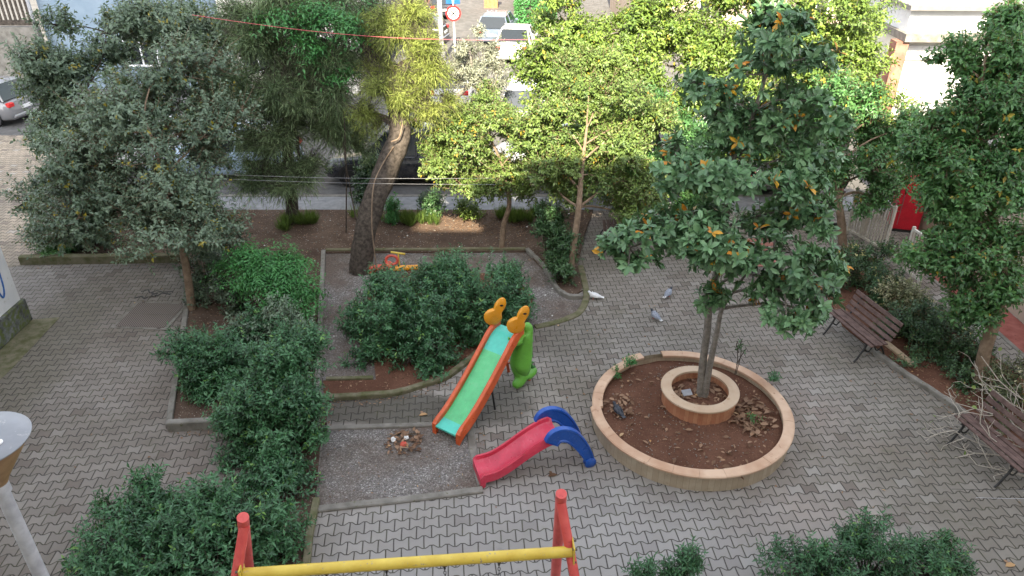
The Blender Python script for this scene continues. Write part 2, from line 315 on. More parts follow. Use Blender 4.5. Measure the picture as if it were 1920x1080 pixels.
# ------------------------------------------------------------------ mesh builder
class MB:
    def __init__(s): s.v = []; s.f = []
    def add(s, vs, fs):
        b = len(s.v); s.v += [tuple(v) for v in vs]; s.f += [tuple(b + i for i in f) for f in fs]; return s
    def box(s, c, size, rz=0.0, rx=0.0, ry=0.0, bev=0.0, taper=1.0):
        m = Matrix.Translation(c) @ Euler((rx, ry, rz)).to_matrix().to_4x4()
        x, y, z = (q / 2 for q in size)
        if bev <= 0:
            vs = [m @ Vector((sx * x * (taper if sz > 0 else 1), sy * y * (taper if sz > 0 else 1), sz * z)) for sz in (-1, 1) for sx, sy in ((-1, -1), (1, -1), (1, 1), (-1, 1))]
            return s.add(vs, [(3, 2, 1, 0), (4, 5, 6, 7), (0, 1, 5, 4), (1, 2, 6, 5), (2, 3, 7, 6), (3, 0, 4, 7)])
        b = min(bev, x * .9, y * .9, z * .9)
        rings = []
        for dz, ins in ((-z, b), (-z + b, 0), (z - b, 0), (z, b)):
            ring = []
            for sx, sy in ((-1, -1), (1, -1), (1, 1), (-1, 1)):
                X, Y = x - ins, y - ins; cb = b * (.6)
                if sx * sy > 0: pts = [(sx * X, sy * (Y - cb)), (sx * (X - cb), sy * Y)]
                else: pts = [(sx * (X - cb), sy * Y), (sx * X, sy * (Y - cb))]
                if (sx, sy) == (-1, -1): pts = [(-X, -(Y - cb)), (-(X - cb), -Y)]
                if (sx, sy) == (1, -1): pts = [((X - cb), -Y), (X, -(Y - cb))]
                if (sx, sy) == (1, 1): pts = [(X, (Y - cb)), ((X - cb), Y)]
                if (sx, sy) == (-1, 1): pts = [(-(X - cb), Y), (-X, (Y - cb))]
                ring += [m @ Vector((p[0], p[1], dz)) for p in pts]
            rings.append(ring)
        vs = [v for r in rings for v in r]; fs = [tuple(range(7, -1, -1)), tuple(range(24, 32))]
        for i in range(3):
            for j in range(8): fs.append((i * 8 + j, i * 8 + (j + 1) % 8, (i + 1) * 8 + (j + 1) % 8, (i + 1) * 8 + j))
        return s.add(vs, fs)
    def tube(s, pts, rad, seg=8, cap=True, flat=1.0, up=None, noise=0.0):
        pts = [Vector(p) for p in pts]; n = len(pts)
        if not hasattr(rad, '__len__'): rad = [rad] * n
        vs = []; prev = None
        for i, p in enumerate(pts):
            t = (pts[min(i + 1, n - 1)] - pts[max(i - 1, 0)])
            t = t.normalized() if t.length > 1e-9 else Vector((0, 0, 1))
            if prev is None:
                a = Vector(up) if up else (Vector((0, 0, 1)) if abs(t.z) < .9 else Vector((0, 1, 0)))
                u = (a - t * a.dot(t)).normalized()
            else: u = (prev - t * prev.dot(t)).normalized()
            prev = u; w = t.cross(u)
            for j in range(seg):
                an = 2 * math.pi * j / seg
                rr = rad[i] * (1 + noise * (random.random() - .5))
                vs.append(p + u * (math.cos(an) * rr * flat) + w * (math.sin(an) * rr))
        fs = [(i * seg + j, i * seg + (j + 1) % seg, (i + 1) * seg + (j + 1) % seg, (i + 1) * seg + j) for i in range(n - 1) for j in range(seg)]
        if cap: fs += [tuple(range(seg - 1, -1, -1)), tuple(range((n - 1) * seg, n * seg))]
        return s.add(vs, fs)
    def lathe(s, prof, seg=32, c=(0, 0, 0), a0=0.0, a1=2 * math.pi):
        full = abs(a1 - a0 - 2 * math.pi) < 1e-6; n = len(prof); m = seg if full else seg + 1; vs = []
        for j in range(m):
            a = a0 + (a1 - a0) * j / seg
            for r, z in prof: vs.append((c[0] + r * math.cos(a), c[1] + r * math.sin(a), c[2] + z))
        fs = []
        for j in range(seg):
            k2 = (j + 1) % m
            for i in range(n - 1): fs.append((j * n + i, k2 * n + i, k2 * n + i + 1, j * n + i + 1))
        return s.add(vs, fs)
    def poly(s, pts, z0, z1):
        "prism over a ground polygon"
        n = len(pts); vs = [(p[0], p[1], z0) for p in pts] + [(p[0], p[1], z1) for p in pts]
        ar = sum(pts[i][0] * pts[(i + 1) % n][1] - pts[(i + 1) % n][0] * pts[i][1] for i in range(n))
        fs = [tuple(range(n, 2 * n))] + [(i, (i + 1) % n, n + (i + 1) % n, n + i) for i in range(n)]
        if ar < 0: fs = [tuple(reversed(f)) for f in fs]
        return s.add(vs, fs)
    def plate(s, outline, th, m, hole=None, bevel=.012):
        "outline in local (y, z), thickness along local x, rounded rim; m places it"
        n = len(outline); cy = sum(p[0] for p in outline) / n; cz = sum(p[1] for p in outline) / n
        vs = []; 
        for x, k_ in ((-th / 2, 1 - bevel / .12), (-th / 2 + bevel, 1), (th / 2 - bevel, 1), (th / 2, 1 - bevel / .12)):
            for y, z in outline: vs.append(m @ Vector((x, cy + (y - cy) * k_, cz + (z - cz) * k_)))
        fs = [tuple(range(n - 1, -1, -1)), tuple(range(3 * n, 4 * n))]
        for i in range(3):
            for j in range(n): fs.append((i * n + j, i * n + (j + 1) % n, (i + 1) * n + (j + 1) % n, (i + 1) * n + j))
        return s.add(vs, fs)
    def build(s, name, mat, parent=None, smooth=False, loc=None, bevel=0):
        me = bpy.data.meshes.new(name); me.from_pydata(s.v, [], s.f); me.materials.append(mat)
        if smooth:
            me.shade_smooth()
            try: me.set_sharp_from_angle(angle=R(45))
            except Exception: pass
        o = bpy.data.objects.new(name, me); col.objects.link(o)
        if parent: o.parent = parent
        if loc: o.location = loc
        if bevel:
            b = o.modifiers.new('bevel', 'BEVEL'); b.width = bevel; b.segments = 2; b.limit_method = 'ANGLE'
        return o

def spline(pts, n=8):
    "Catmull-Rom through pts"
    P_ = [Vector(p) for p in pts]; out = []
    P_ = [P_[0] * 2 - P_[1]] + P_ + [P_[-1] * 2 - P_[-2]]
    for i in range(1, len(P_) - 2):
        for k_ in range(n):
            t = k_ / n; a, b, c_, d = P_[i - 1], P_[i], P_[i + 1], P_[i + 2]
            out.append(.5 * ((2 * b) + (c_ - a) * t + (2 * a - 5 * b + 4 * c_ - d) * t * t + (3 * b - a - 3 * c_ + d) * t ** 3))
    out.append(P_[-2]); return out
def lerp(a, b, t): return a + (b - a) * t

# ------------------------------------------------------------------ foliage
def norm(a): return a / np.maximum(np.linalg.norm(a, axis=-1, keepdims=True), 1e-9)
TPL = {
 'diamond': (np.array([(0, 0, 0), (.42, .5, .10), (1, 0, -.08), (.42, -.5, .10)]), [(0, 2, 1), (0, 3, 2)]),
 'oval': (np.array([(0, 0, 0), (.3, .42, .07), (.68, .46, .06), (1, 0, -.10), (.68, -.46, .06), (.3, -.42, .07), (.5, 0, 0)]),
          [(0, 6, 2, 1), (6, 3, 2), (0, 5, 4, 6), (6, 4, 3)]),
 'blade': (np.array([(0, -.5, 0), (0, .5, 0), (.55, .35, .10), (.55, -.35, .10), (1, 0, -.05)]), [(0, 3, 2, 1), (3, 4, 2)]),
}
def leaf_obj(name, pos, d, nrm, L, W, tint, mat, parent, tpl='diamond'):
    T, F = TPL[tpl]; N = len(pos); nv = len(T)
    d = norm(d); s_ = norm(np.cross(nrm, d)); n_ = np.cross(d, s_)
    V = (pos[:, None, :] + d[:, None, :] * (T[None, :, 0:1] * L[:, None, None]) + s_[:, None, :] * (T[None, :, 1:2] * W[:, None, None])
         + n_[:, None, :] * (T[None, :, 2:3] * L[:, None, None]))
    V = V.reshape(-1, 3)
    sizes = np.array([len(f) for f in F]); idx = np.concatenate([np.array(f) for f in F])
    loops = (np.arange(N)[:, None] * nv + idx[None, :]).ravel()
    tot = np.tile(sizes, N); start = np.concatenate([[0], np.cumsum(tot)[:-1]])
    me = bpy.data.meshes.new(name); me.vertices.add(len(V)); me.vertices.foreach_set('co', V.astype(np.float32).ravel())
    me.loops.add(len(loops)); me.loops.foreach_set('vertex_index', loops.astype(np.int32))
    me.polygons.add(len(tot)); me.polygons.foreach_set('loop_start', start.astype(np.int32))
    me.update(calc_edges=True); me.validate()
    at = me.attributes.new('tint', 'FLOAT', 'FACE'); at.data.foreach_set('value', np.repeat(tint, len(F)).astype(np.float32))
    me.materials.append(mat); o = bpy.data.objects.new(name, me); col.objects.link(o)
    if parent: o.parent = parent
    return o
def twigs(mb, p0, p1, r0, r1):
    "many thin three-sided tapering twigs at once"
    p0 = np.asarray(p0, float); p1 = np.asarray(p1, float); d = norm(p1 - p0)
    a = np.where(np.abs(d[:, 2:3]) < .9, np.array([[0, 0, 1.]]), np.array([[0, 1., 0]]))
    u = norm(np.cross(d, a)); w = np.cross(d, u)
    for i in range(len(p0)):
        vs = []
        for p, r in ((p0[i], r0), (p1[i], r1)):
            for an in (0, 2.094, 4.189): vs.append(tuple(p + u[i] * math.cos(an) * r + w[i] * math.sin(an) * r))
        mb.add(vs, [(0, 1, 4, 3), (1, 2, 5, 4), (2, 0, 3, 5)])
def ball(n):
    v = norm(rng.normal(size=(n, 3))); return v
def foliage(name, blobs, mat, parent, clumps, per, leaf, width, sprig, sub=9, mode='sprig', tpl='diamond', up=.35, droop=.15,
            subr=.38, anchor=None, twmb=None, twr=.006, special=.0, spread=1.0, shell=.5, ground=None, tintbias=0.0, flat=.8, shoots=0, shootl=.25):
    """blobs: list of (centre, (rx, ry, rz)); clumps is a total, shared by volume. Returns sub-centres for the limbs."""
    vol = np.array([b[1][0] * b[1][1] * b[1][2] for b in blobs]) ** .72; share = vol / vol.sum()
    C = []; A = []; TB = []; subs = []
    for (c, r), sh in zip(blobs, share):
        c = np.array(c, float); r = np.array(r, float); n = max(6, int(clumps * sh)); ns = max(4, int(sub))
        sc = c + ball(ns) * r * (.25 + .8 * rng.random((ns, 1)))
        subs += [tuple(x) for x in sc]
        which = rng.integers(0, ns, n); rad = subr * (r.mean() * .35 + r * .65) * (.55 + .85 * rng.random((ns, 1)))
        dirn = ball(n); dirn[:, 2] = dirn[:, 2] * flat + .12; dirn = norm(dirn)
        rr = (shell + (1 - shell) * rng.random((n, 1))) * (.78 + .75 * rng.random((n, 1)) ** 2.5)
        p = sc[which] + dirn * rad[which] * rr
        out = norm(p - c) * .5 + dirn * .8 + np.array([0, 0, up]) + rng.normal(size=(n, 3)) * .25
        C.append(p); A.append(norm(out)); TB.append((rng.random(ns) * .3 - .15)[which])
    C = np.concatenate(C); A = np.concatenate(A); TB = np.concatenate(TB)
    if shoots:
        q_ = rng.random(n0 := len(C)) < shoots; C[q_, 2] += rng.random(q_.sum()) * shootl; A[q_] = norm(A[q_] * .25 + np.array([0, 0, 1.]))
    if ground is not None:
        keep = C[:, 2] > ground; C, A, TB = C[keep], A[keep], TB[keep]
    n = len(C); u = norm(np.cross(A, rng.normal(size=(n, 3)))); w = np.cross(A, u)
    if twmb is not None and n:
        sel = rng.random(n) < .6; twigs(twmb, C[sel] - A[sel] * sprig * .5, C[sel] + A[sel] * sprig * .8, twr, twr * .4)
        if subs:
            S = np.array(subs); j = np.argmin(((C[sel][:, None, :] - S[None]) ** 2).sum(-1), 1)
            s2 = rng.random(sel.sum()) < .45
            twigs(twmb, S[j][s2], (C[sel] - A[sel] * sprig * .5)[s2], twr * 1.8, twr)
    rep = lambda a: np.repeat(a, per, axis=0)
    k_ = np.tile(np.arange(per), n); ang = k_ * 2.399 + rep(rng.random(n) * 6.28) + rng.normal(size=n * per) * .25
    ca, sa = np.cos(ang)[:, None], np.sin(ang)[:, None]; rad_ = rep(u) * ca + rep(w) * sa; ax = rep(A)
    t = (k_ + rng.random(n * per)) / per; t = t[:, None]
    if mode == 'sprig':
        pos = rep(C) + ax * (t - .3) * sprig; op = .35 + .55 * (1 - t); d = ax * (1 - op) + rad_ * (op * 1.5) * spread
        nr = ax * .7 + np.array([0, 0, .6]) + rng.normal(size=pos.shape) * .3
    elif mode == 'rosette':
        pos = rep(C) + ax * (t * .25 - .1) * sprig; d = rad_ * 1.0 + ax * (.15 + .75 * t)
        nr = ax * 1.0 + np.array([0, 0, .3]) + rng.normal(size=pos.shape) * .15
    elif mode == 'pinnate':
        fr = 4; q = (k_ % fr); ang = q * 1.57 + rep(rng.random(n) * 6.28); rad_ = rep(u) * np.cos(ang)[:, None] + rep(w) * np.sin(ang)[:, None]
        fd = norm(rad_ * .9 + ax * .5); m_ = max(1, per // fr); s1 = ((k_ // fr) / m_)[:, None]; side = np.where((k_ // fr) % 2 == 0, 1., -1.)[:, None]
        pos = rep(C) + fd * s1 * sprig - np.array([0, 0, 1.]) * (s1 ** 2) * sprig * .35
        lat = norm(np.cross(fd, ax)); d = fd * .45 + lat * side + np.array([0, 0, -.15]); nr = np.array([0, 0, 1.]) + ax * .5 + rng.normal(size=pos.shape) * .15
    elif mode == 'needle':
        hang = np.array([0, 0, -1.]); pos = rep(C) + rad_ * sprig * .12 * t + ax * (t - .5) * sprig + hang * (t ** 2) * sprig * .35
        d = hang * (.25 + .35 * t) + rad_ * .7 + ax * .6; nr = rad_ + rng.normal(size=pos.shape) * .5
    elif mode == 'grass':
        pos = rep(C) + rad_ * sprig * .35 * rng.random((n * per, 1)); d = rad_ * .5 + np.array([0, 0, 1.]) ; nr = rad_
    d = norm(d) + np.array([0, 0, -droop]) + rng.normal(size=d.shape) * .16
    L = leaf * (.5 + .9 * rng.random(n * per)); W = L * width * (.8 + .4 * rng.random(n * per))
    tint = np.clip(rng.beta(2.2, 2.2, n * per) * .8 + .05 + rep(TB) + tintbias, 0, .93)
    if special:
        cl = rep(rng.random(n) < special * 2.5); tint = np.where(cl & (rng.random(n * per) < .4), .97 + .03 * rng.random(n * per), tint)
    leaf_obj(name, pos, d, nr, L, W, tint, mat, parent, tpl)
    return subs
def B(px, py, Y, rx, ry, rd=None):
    c = Q(px, py, Y); s_ = depth(c) / FPX; X = rx * s_; Z = ry * s_
    return (tuple(c), (X, rd if rd else X * .85, Z))
def limb(mb, a, b, r0, r1, seg=6, wob=.12, sag=0.0):
    a = Vector(a); b = Vector(b); L = (b - a).length; pts = []
    off = Vector([random.uniform(-1, 1) for _ in range(3)]) * L * wob
    for i in range(6):
        t = i / 5; p = a.lerp(b, t) + off * math.sin(math.pi * t) + Vector((0, 0, L * .10 * math.sin(math.pi * t) - sag * t * t))
        pts.append(p)
    mb.tube(pts, [lerp(r0, r1, i / 5) for i in range(6)], seg, cap=False)
def tree(name, label, trunk_pts, radii, blobs, bark, lmat, clumps, per, leaf, width, sprig, group=None, cat='tree', extra=None, limb_from=.55, limb_r=.5, nlimb=99, **kw):
    base = Vector(trunk_pts[0]); root = empty(name, base, 0, label, cat, group)
    loc = lambda p: Vector(p) - base
    mb = MB(); pts = spline([loc(p) for p in trunk_pts], 6); n = len(pts)
    rr = []
    for i in range(n):
        t = i / (n - 1) * (len(radii) - 1); j = min(int(t), len(radii) - 2); rr.append(lerp(radii[j], radii[j + 1], t - j))
    mb.tube(pts, rr, 12, noise=.10)
    bl = [(tuple(loc(c)), r) for c, r in blobs]
    tw = MB()
    subs = foliage('crown', bl, lmat, root, clumps, per, leaf, width, sprig, twmb=tw, **kw)
    k0 = int(n * limb_from); cand = pts[k0:] if k0 < n - 1 else pts[-2:]
    hubs = []
    for c, r in bl:
        c = Vector(c); s_ = min(cand, key=lambda p: (p - c).length + abs(p.z - c.z + .4 * (c - p).length) * .8)
        ri = rr[pts.index(s_)]; limb(mb, s_, c, max(.016, ri * limb_r), max(.012, ri * limb_r * .4)); hubs.append(c)
    for s_ in subs[:int(nlimb * 10)]:
        s_ = Vector(s_); h = min(hubs + cand, key=lambda p: (p - s_).length); limb(mb, h, s_, .016, .007, 5)
    mb.add(tw.v, tw.f)
    mb.build('trunk', bark, root, smooth=True)
    if extra: extra(root, loc)
    return root
def shrub(name, label, blobs, mat, clumps, per, leaf, width, sprig, base=None, group=None, cat='shrub', stems=7, **kw):
    base = Vector(base) if base is not None else Vector((blobs[0][0][0], blobs[0][0][1], 0.0))
    root = empty(name, base, 0, label, cat, group)
    bl = [(tuple(Vector(c) - base), r) for c, r in blobs]; tw = MB()
    kw.setdefault('ground', .02 - base.z); kw.setdefault('shoots', .10); kw.setdefault('shootl', .22)
    subs = foliage('foliage', bl, mat, root, clumps, per, leaf, width, sprig, twmb=tw, twr=.004, **kw)
    mb = MB(); mb.add(tw.v, tw.f)
    for s_ in random.sample(subs, min(len(subs), int(stems * len(bl)))):
        q = min(bl, key=lambda b: (Vector(b[0]) - Vector(s_)).length)[0]
        limb(mb, (lerp(q[0], s_[0], .25), lerp(q[1], s_[1], .25), 0.02 ), s_, .018, .007, 5, .08)
    for (ca_, _), (cb_, _) in zip(bl[:-1], bl[1:]):          # shallow roots join the stems of one bush
        mb.tube([(ca_[0], ca_[1], .02), (cb_[0], cb_[1], .02)], .014, 5)
    mb.build('stem', M['bark'], root, smooth=True)
    return root
# ================================================================== SETTING
def sheet(name, pts, z, mat, kind='structure', z0=None):
    mb = MB()
    if z0 is None: z0 = z - .3
    mb.poly(pts, z0, z); o = mb.build(name, mat); tag(o, kind=kind); return o
def inpoly(x, y, pts):
    c = False; n = len(pts); j = n - 1
    for i in range(n):
        xi, yi, xj, yj = pts[i][0], pts[i][1], pts[j][0], pts[j][1]
        if ((yi > y) != (yj > y)) and (x < (xj - xi) * (y - yi) / (yj - yi) + xi): c = not c
        j = i
    return c
def scatter(pts, n):
    xs = [p[0] for p in pts]; ys = [p[1] for p in pts]; out = []
    for _ in range(n * 12):
        x = random.uniform(min(xs), max(xs)); y = random.uniform(min(ys), max(ys))
        if inpoly(x, y, pts): out.append((x, y))
        if len(out) >= n: break
    return np.array(out)
def litter(name, pts, n, z, L=.05, mat='lf_fallen', w=.5, lift=.01, label=None, tint=None):
    q = scatter(pts, n); n = len(q); a = rng.random(n) * 6.283
    pos = np.column_stack([q, np.full(n, z) + rng.random(n) * lift]); d = np.column_stack([np.cos(a), np.sin(a), rng.normal(size=n) * .18])
    nr = np.column_stack([rng.normal(size=n) * .3, rng.normal(size=n) * .3, np.ones(n)])
    LL = L * (.5 + rng.random(n)); o = leaf_obj(name, pos, d, nr, LL, LL * w * (.6 + .6 * rng.random(n)), rng.random(n) if tint is None else tint * np.ones(n), M[mat], None, 'oval')
    tag(o, label, None, kind='stuff'); return o
def xy(pts): return [tuple(P(*p))[:2] for p in pts]
def kerb(name, line, w=.10, h=.10, mat='concrete', z=0.0, label=None, closed=False, group=None, seglen=1.0):
    "kerb stones butted end to end along a ground polyline, one thing"
    mb = MB(); L = [Vector((p[0], p[1], 0)) for p in line]; n = len(L)
    nrm = []
    for i in range(n):
        t = (L[min(i + 1, n - 1)] - L[max(i - 1, 0)]).normalized(); nrm.append(Vector((-t.y, t.x, 0)))
    vs = []
    for i, p in enumerate(L):
        q = nrm[i] * (w / 2); e = Vector((0, 0, 0))
        hh = h + random.uniform(-.008, .008)
        for s_, zz, k_ in ((-1, -.05, 1), (-1, hh - .015, 1), (-1, hh, .8), (1, hh, .8), (1, hh - .015, 1), (1, -.05, 1)): vs.append(p + q * s_ * k_ + Vector((0, 0, z + zz)))
    fs = [(i * 6 + j, i * 6 + (j + 1) % 6, (i + 1) * 6 + (j + 1) % 6, (i + 1) * 6 + j) for i in range(n - 1) for j in range(6)]
    fs += [tuple(range(5, -1, -1)), tuple(range((n - 1) * 6, n * 6))]
    fs = [tuple(reversed(f)) for f in fs]
    mb.add(vs, fs); o = mb.build(name, M[mat]); tag(o, label, 'kerb', group); return o
def dense(line, step=.5):
    out = []
    for a, b in zip(line[:-1], line[1:]):
        a = Vector(a); b = Vector(b); n = max(1, int((b - a).length / step)); out += [a.lerp(b, i / n) for i in range(n)]
    return out + [Vector(line[-1])]

sheet('ground', [(-300, -120), (300, -120), (300, 420), (-300, 420)], -.16, M['asphalt'], z0=-.6)
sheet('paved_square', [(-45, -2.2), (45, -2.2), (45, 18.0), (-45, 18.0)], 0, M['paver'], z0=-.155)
lp = xy([(-900, 560), (-60, 520), (52, 494), (72, 474), (150, 400), (185, 330), (200, 254), (-900, 254)])
sheet('side_path', lp, .004, M['paver_warm'], z0=-.155)
sheet('sidewalk', [(-13.2, 18.0), (16, 18.0), (16, 18.95), (-13.2, 18.95)], .004, M['sidewalk'], z0=-.155)
sheet('sidewalk_edge', [(-13.2, 18.952), (16, 18.952), (16, 19.10), (-13.2, 19.10)], .012, M['concrete'], z0=-.155)
sheet('red_path', xy([(1960, 700), (1845, 598), (1720, 500), (1700, 480)]) + [(10.1, 16.6), (10.1, 10.2)], .004, M['red_paver'], z0=-.01)
# soil beds
backbed = xy([(75, 474), (190, 395), (470, 396), (1112, 396), (1096, 440), (1083, 500), (1092, 546), (1070, 561), (1046, 548), (1030, 520), (988, 474), (607, 476), (602, 560), (598, 640), (596, 748), (612, 750), (613, 797), (425, 797), (318, 803), (334, 700), (350, 590), (338, 492), (42, 494)])
sheet('soil_bed', backbed, .045, M['soil'], z0=-.01)
lowbed = xy([(505, 798), (604, 800), (590, 955), (574, 1080), (565, 1300), (180, 1300), (260, 1090), (420, 985), (500, 930)])
sheet('soil_bed', lowbed, .041, M['soil'], z0=-.01)
shrubbed = xy([(606, 716), (705, 714), (690, 560), (780, 500), (960, 520), (1000, 560), (985, 612), (905, 655), (842, 706), (742, 738), (608, 748)])
g1 = xy([(607, 476), (988, 474), (1030, 520), (1046, 548), (1070, 561), (1094, 548), (1097, 566), (1080, 586), (1040, 602), (1003, 612), (985, 612), (905, 655), (842, 706), (705, 714), (606, 716), (600, 640)])
sheet('gravel_ground', g1, .006, M['gravel'], z0=-.01)
sheet('soil_bed', shrubbed, .030, M['soil_dark'], z0=-.01)
g2 = xy([(610, 806), (878, 797), (904, 916), (588, 955)])
sheet('gravel_ground', g2, .006, M['gravel'], z0=-.01)
rightbed = xy([(1960, 905), (1905, 860), (1830, 795), (1762, 745), (1700, 705), (1640, 660), (1580, 612), (1552, 560), (1540, 500), (1580, 462), (1640, 485), (1710, 555), (1840, 655), (1950, 735), (2300, 980), (2300, 1120)])
sheet('soil_bed', rightbed, .045, M['soil_dark'], z0=-.01)
# kerbs
kerb('concrete_kerb', dense([P(42, 494), P(338, 490)]), .16, .20, 'mossy', label='thick mossy kerb block along the front of the left tree bed')
kerb('concrete_kerb', dense([P(318, 803), P(334, 700), P(350, 590), P(345, 505)]), .10, .10, 'concrete', label='low concrete kerb along the left side of the hedge bed beside the manhole')
kerb('concrete_kerb', dense([P(318, 806), P(425, 799), P(600, 801)]), .12, .17, 'concrete', label='grey kerb wall closing the front corner of the left hedge bed')
kerb('concrete_kerb', dense([P(607, 474), P(603, 560), P(599, 650), P(596, 745)]), .10, .09, 'concrete', label='long straight kerb between brown soil and the gravel strip, left of the big shrub')
kerb('concrete_kerb', dense([P(612, 473), P(985, 471)]), .09, .09, 'mossy', label='straight mossy kerb behind the leaning tree and the spring toy')
kerb('concrete_kerb', dense(spline([P(988, 472), P(1015, 498), P(1032, 522), P(1046, 547), P(1068, 560), P(1092, 560)], 6), .3), .09, .10, 'concrete', label='curved kerb in front of the dark bush and slim tree')
kerb('concrete_kerb', dense(spline([P(1088, 500), P(1096, 530), P(1099, 560), P(1084, 588), P(1045, 604), P(1003, 614)], 6), .3), .14, .035, 'mossy', label='wide flat mossy kerb curving round the gravel beside the white pigeon')
kerb('concrete_kerb', dense([P(612, 714), P(700, 712)]), .08, .07, 'mossy', label='short thin kerb at the left foot of the big shrub')
kerb('concrete_kerb', dense(spline([P(606, 749), P(680, 745), P(742, 739), P(800, 722), P(842, 706), P(900, 660)], 6), .3), .11, .08, 'mossy', label='curving mossy kerb along the front of the big shrub up to the tall slide')
kerb('concrete_kerb', dense([P(610, 804), P(745, 800), P(878, 795)]), .10, .035, 'concrete', label='kerb at the far edge of the front gravel square, ending at the tall slide')
kerb('concrete_kerb', dense([P(880, 797), P(888, 850), P(904, 912)]), .13, .035, 'concrete', label='kerb on the right edge of the front gravel square under the red slide')
kerb('concrete_kerb', dense([P(588, 957), P(740, 940), P(905, 920)]), .12, .04, 'concrete', label='kerb along the near edge of the front gravel square')
kerb('concrete_kerb', dense([P(594, 940), P(580, 1010), P(570, 1120), P(560, 1300)]), .10, .08, 'mossy', label='mossy kerb running down from the front gravel square behind the swing')
kerb('concrete_kerb', dense(spline([P(1625, 652), P(1700, 706), P(1762, 746), P(1830, 796), P(1905, 862), P(1990, 940)], 5), .4), .10, .08, 'concrete', label='long kerb along the right hedge from the near bench to the frame edge')
kerb('concrete_kerb', dense([P(1540, 500), P(1583, 460)]), .10, .10, 'concrete', label='short kerb at the far end of the right hedge bed')
kerb('concrete_kerb', dense([P(1700, 545), P(1840, 652), P(1960, 740)]), .09, .08, 'concrete', label='kerb between the right hedge bed and the narrow side path')
kerb('path_edging', dense([P(1985, 725), P(1845, 601), P(1720, 502)]), .09, .02, 'concrete', z=.0, label='pale edging stones along the near side of the red path')
mb = MB(); mb.box((0, 0, .05), (.12, .78, .09), bev=.012)
q = P(1690, 668); o = mb.build('edging_stone', M['stone'], loc=(P(1684, 668)[0], P(1684, 668)[1], .0)); o.rotation_euler = (0, 0, R(14)); tag(o, 'loose orange-tan edging stone lying beside the near bench', 'stone')
mb = MB(); kq = P(1120, 780)

# fallen leaves and stones (nobody could count them)
litter('leaf_litter', backbed, 2600, .05, .045, label='dry fallen leaves over the brown soil bed')
litter('leaf_litter', shrubbed, 500, .035, .05)
litter('leaf_litter', rightbed, 900, .05, .05)
litter('leaf_litter', g1, 260, .01, .035); litter('leaf_litter', g2, 110, .01, .03)
for nm_, pl_, n_ in (('a', [(1625, 650), (1700, 700), (1830, 790), (1905, 856), (1890, 870), (1800, 790), (1690, 712), (1612, 660)], 160), ('b', [(598, 760), (625, 760), (620, 800), (596, 800)], 40), ('c', [(612, 750), (740, 742), (842, 708), (850, 720), (745, 756), (612, 764)], 110), ('d', [(890, 800), (905, 800), (925, 905), (910, 915)], 30), ('e', [(42, 494), (338, 492), (338, 503), (42, 506)], 70), ('f', [(318, 806), (425, 801), (430, 812), (316, 818)], 40)):
    litter('leaf_litter', xy(pl_), n_, .004, .035)
litter('leaf_litter', xy([(600, 960), (1950, 960), (1700, 500), (1100, 560)]), 110, .003, .05, label='few stray leaves over the grey paving')
litter('leaf_litter', xy([(60, 1000), (420, 900), (340, 520), (80, 500)]), 40, .003, .045)
def pebbles(name, poly, n, z, s0, s1):
    mb = MB(); q = scatter(poly, n)
    for x, y in q:
        s = random.uniform(s0, s1); v = [(x + s * random.uniform(.7, 1.2) * a, y + s * random.uniform(.7, 1.2) * b, z + s * c) for a, b, c in ((1, 0, 0), (0, 1, 0), (-1, 0, 0), (0, -1, 0), (0, 0, .8))]
        mb.add(v, [(0, 1, 4), (1, 2, 4), (2, 3, 4), (3, 0, 4)])
    o = mb.build(name, M['paper' if 'white' in name else 'concrete']); tag(o, None, None, kind='stuff')
pebbles('gravel_stones', g1, 1300, .006, .008, .02); pebbles('gravel_stones', g2, 1500, .006, .006, .016); pebbles('soil_stones', backbed, 900, .045, .01, .028)
so = xy([(838, 446), (850, 415), (880, 404), (990, 402), (992, 432), (985, 445)])
litter('dry_grass', so, 1500, .046, .05, w=.10, lift=.03, tint=.93)
pebbles('white_debris', backbed, 60, .045, .015, .03); pebbles('white_debris', g1, 22, .006, .012, .025)

# ------------------------------------------------------------------ buildings
def wall_block(root, name, c, size, mat): mb = MB(); mb.box(c, size); return mb.build(name, M[mat], root)
def window(root, x, y, z, w, h, axis='y', face=-1, frame='white'):
    "window let into a wall whose face is at the given x or y"
    fr = MB(); t = .08
    def bx(cx, cz, sx, sz, d, dd):
        if axis == 'y': return ((x + cx, y + face * d, z + cz), (sx, dd, sz))
        return ((x + face * d, y + cx, z + cz), (dd, sx, sz))
    for cx, cz, sx, sz in ((-w / 2, 0, t, h + t), (w / 2, 0, t, h + t), (0, h / 2, w - t, t), (0, -h / 2, w - t, t), (0, 0, t * .7, h - t)):
        fr.box(*bx(cx, cz, sx, sz, .03, .06))
    o = fr.build('window', M[frame], root)
    g = MB(); g.box(*bx(0, 0, w - t, h - t, .012, .02)); g.build('pane', M['glass'], o)
    return o
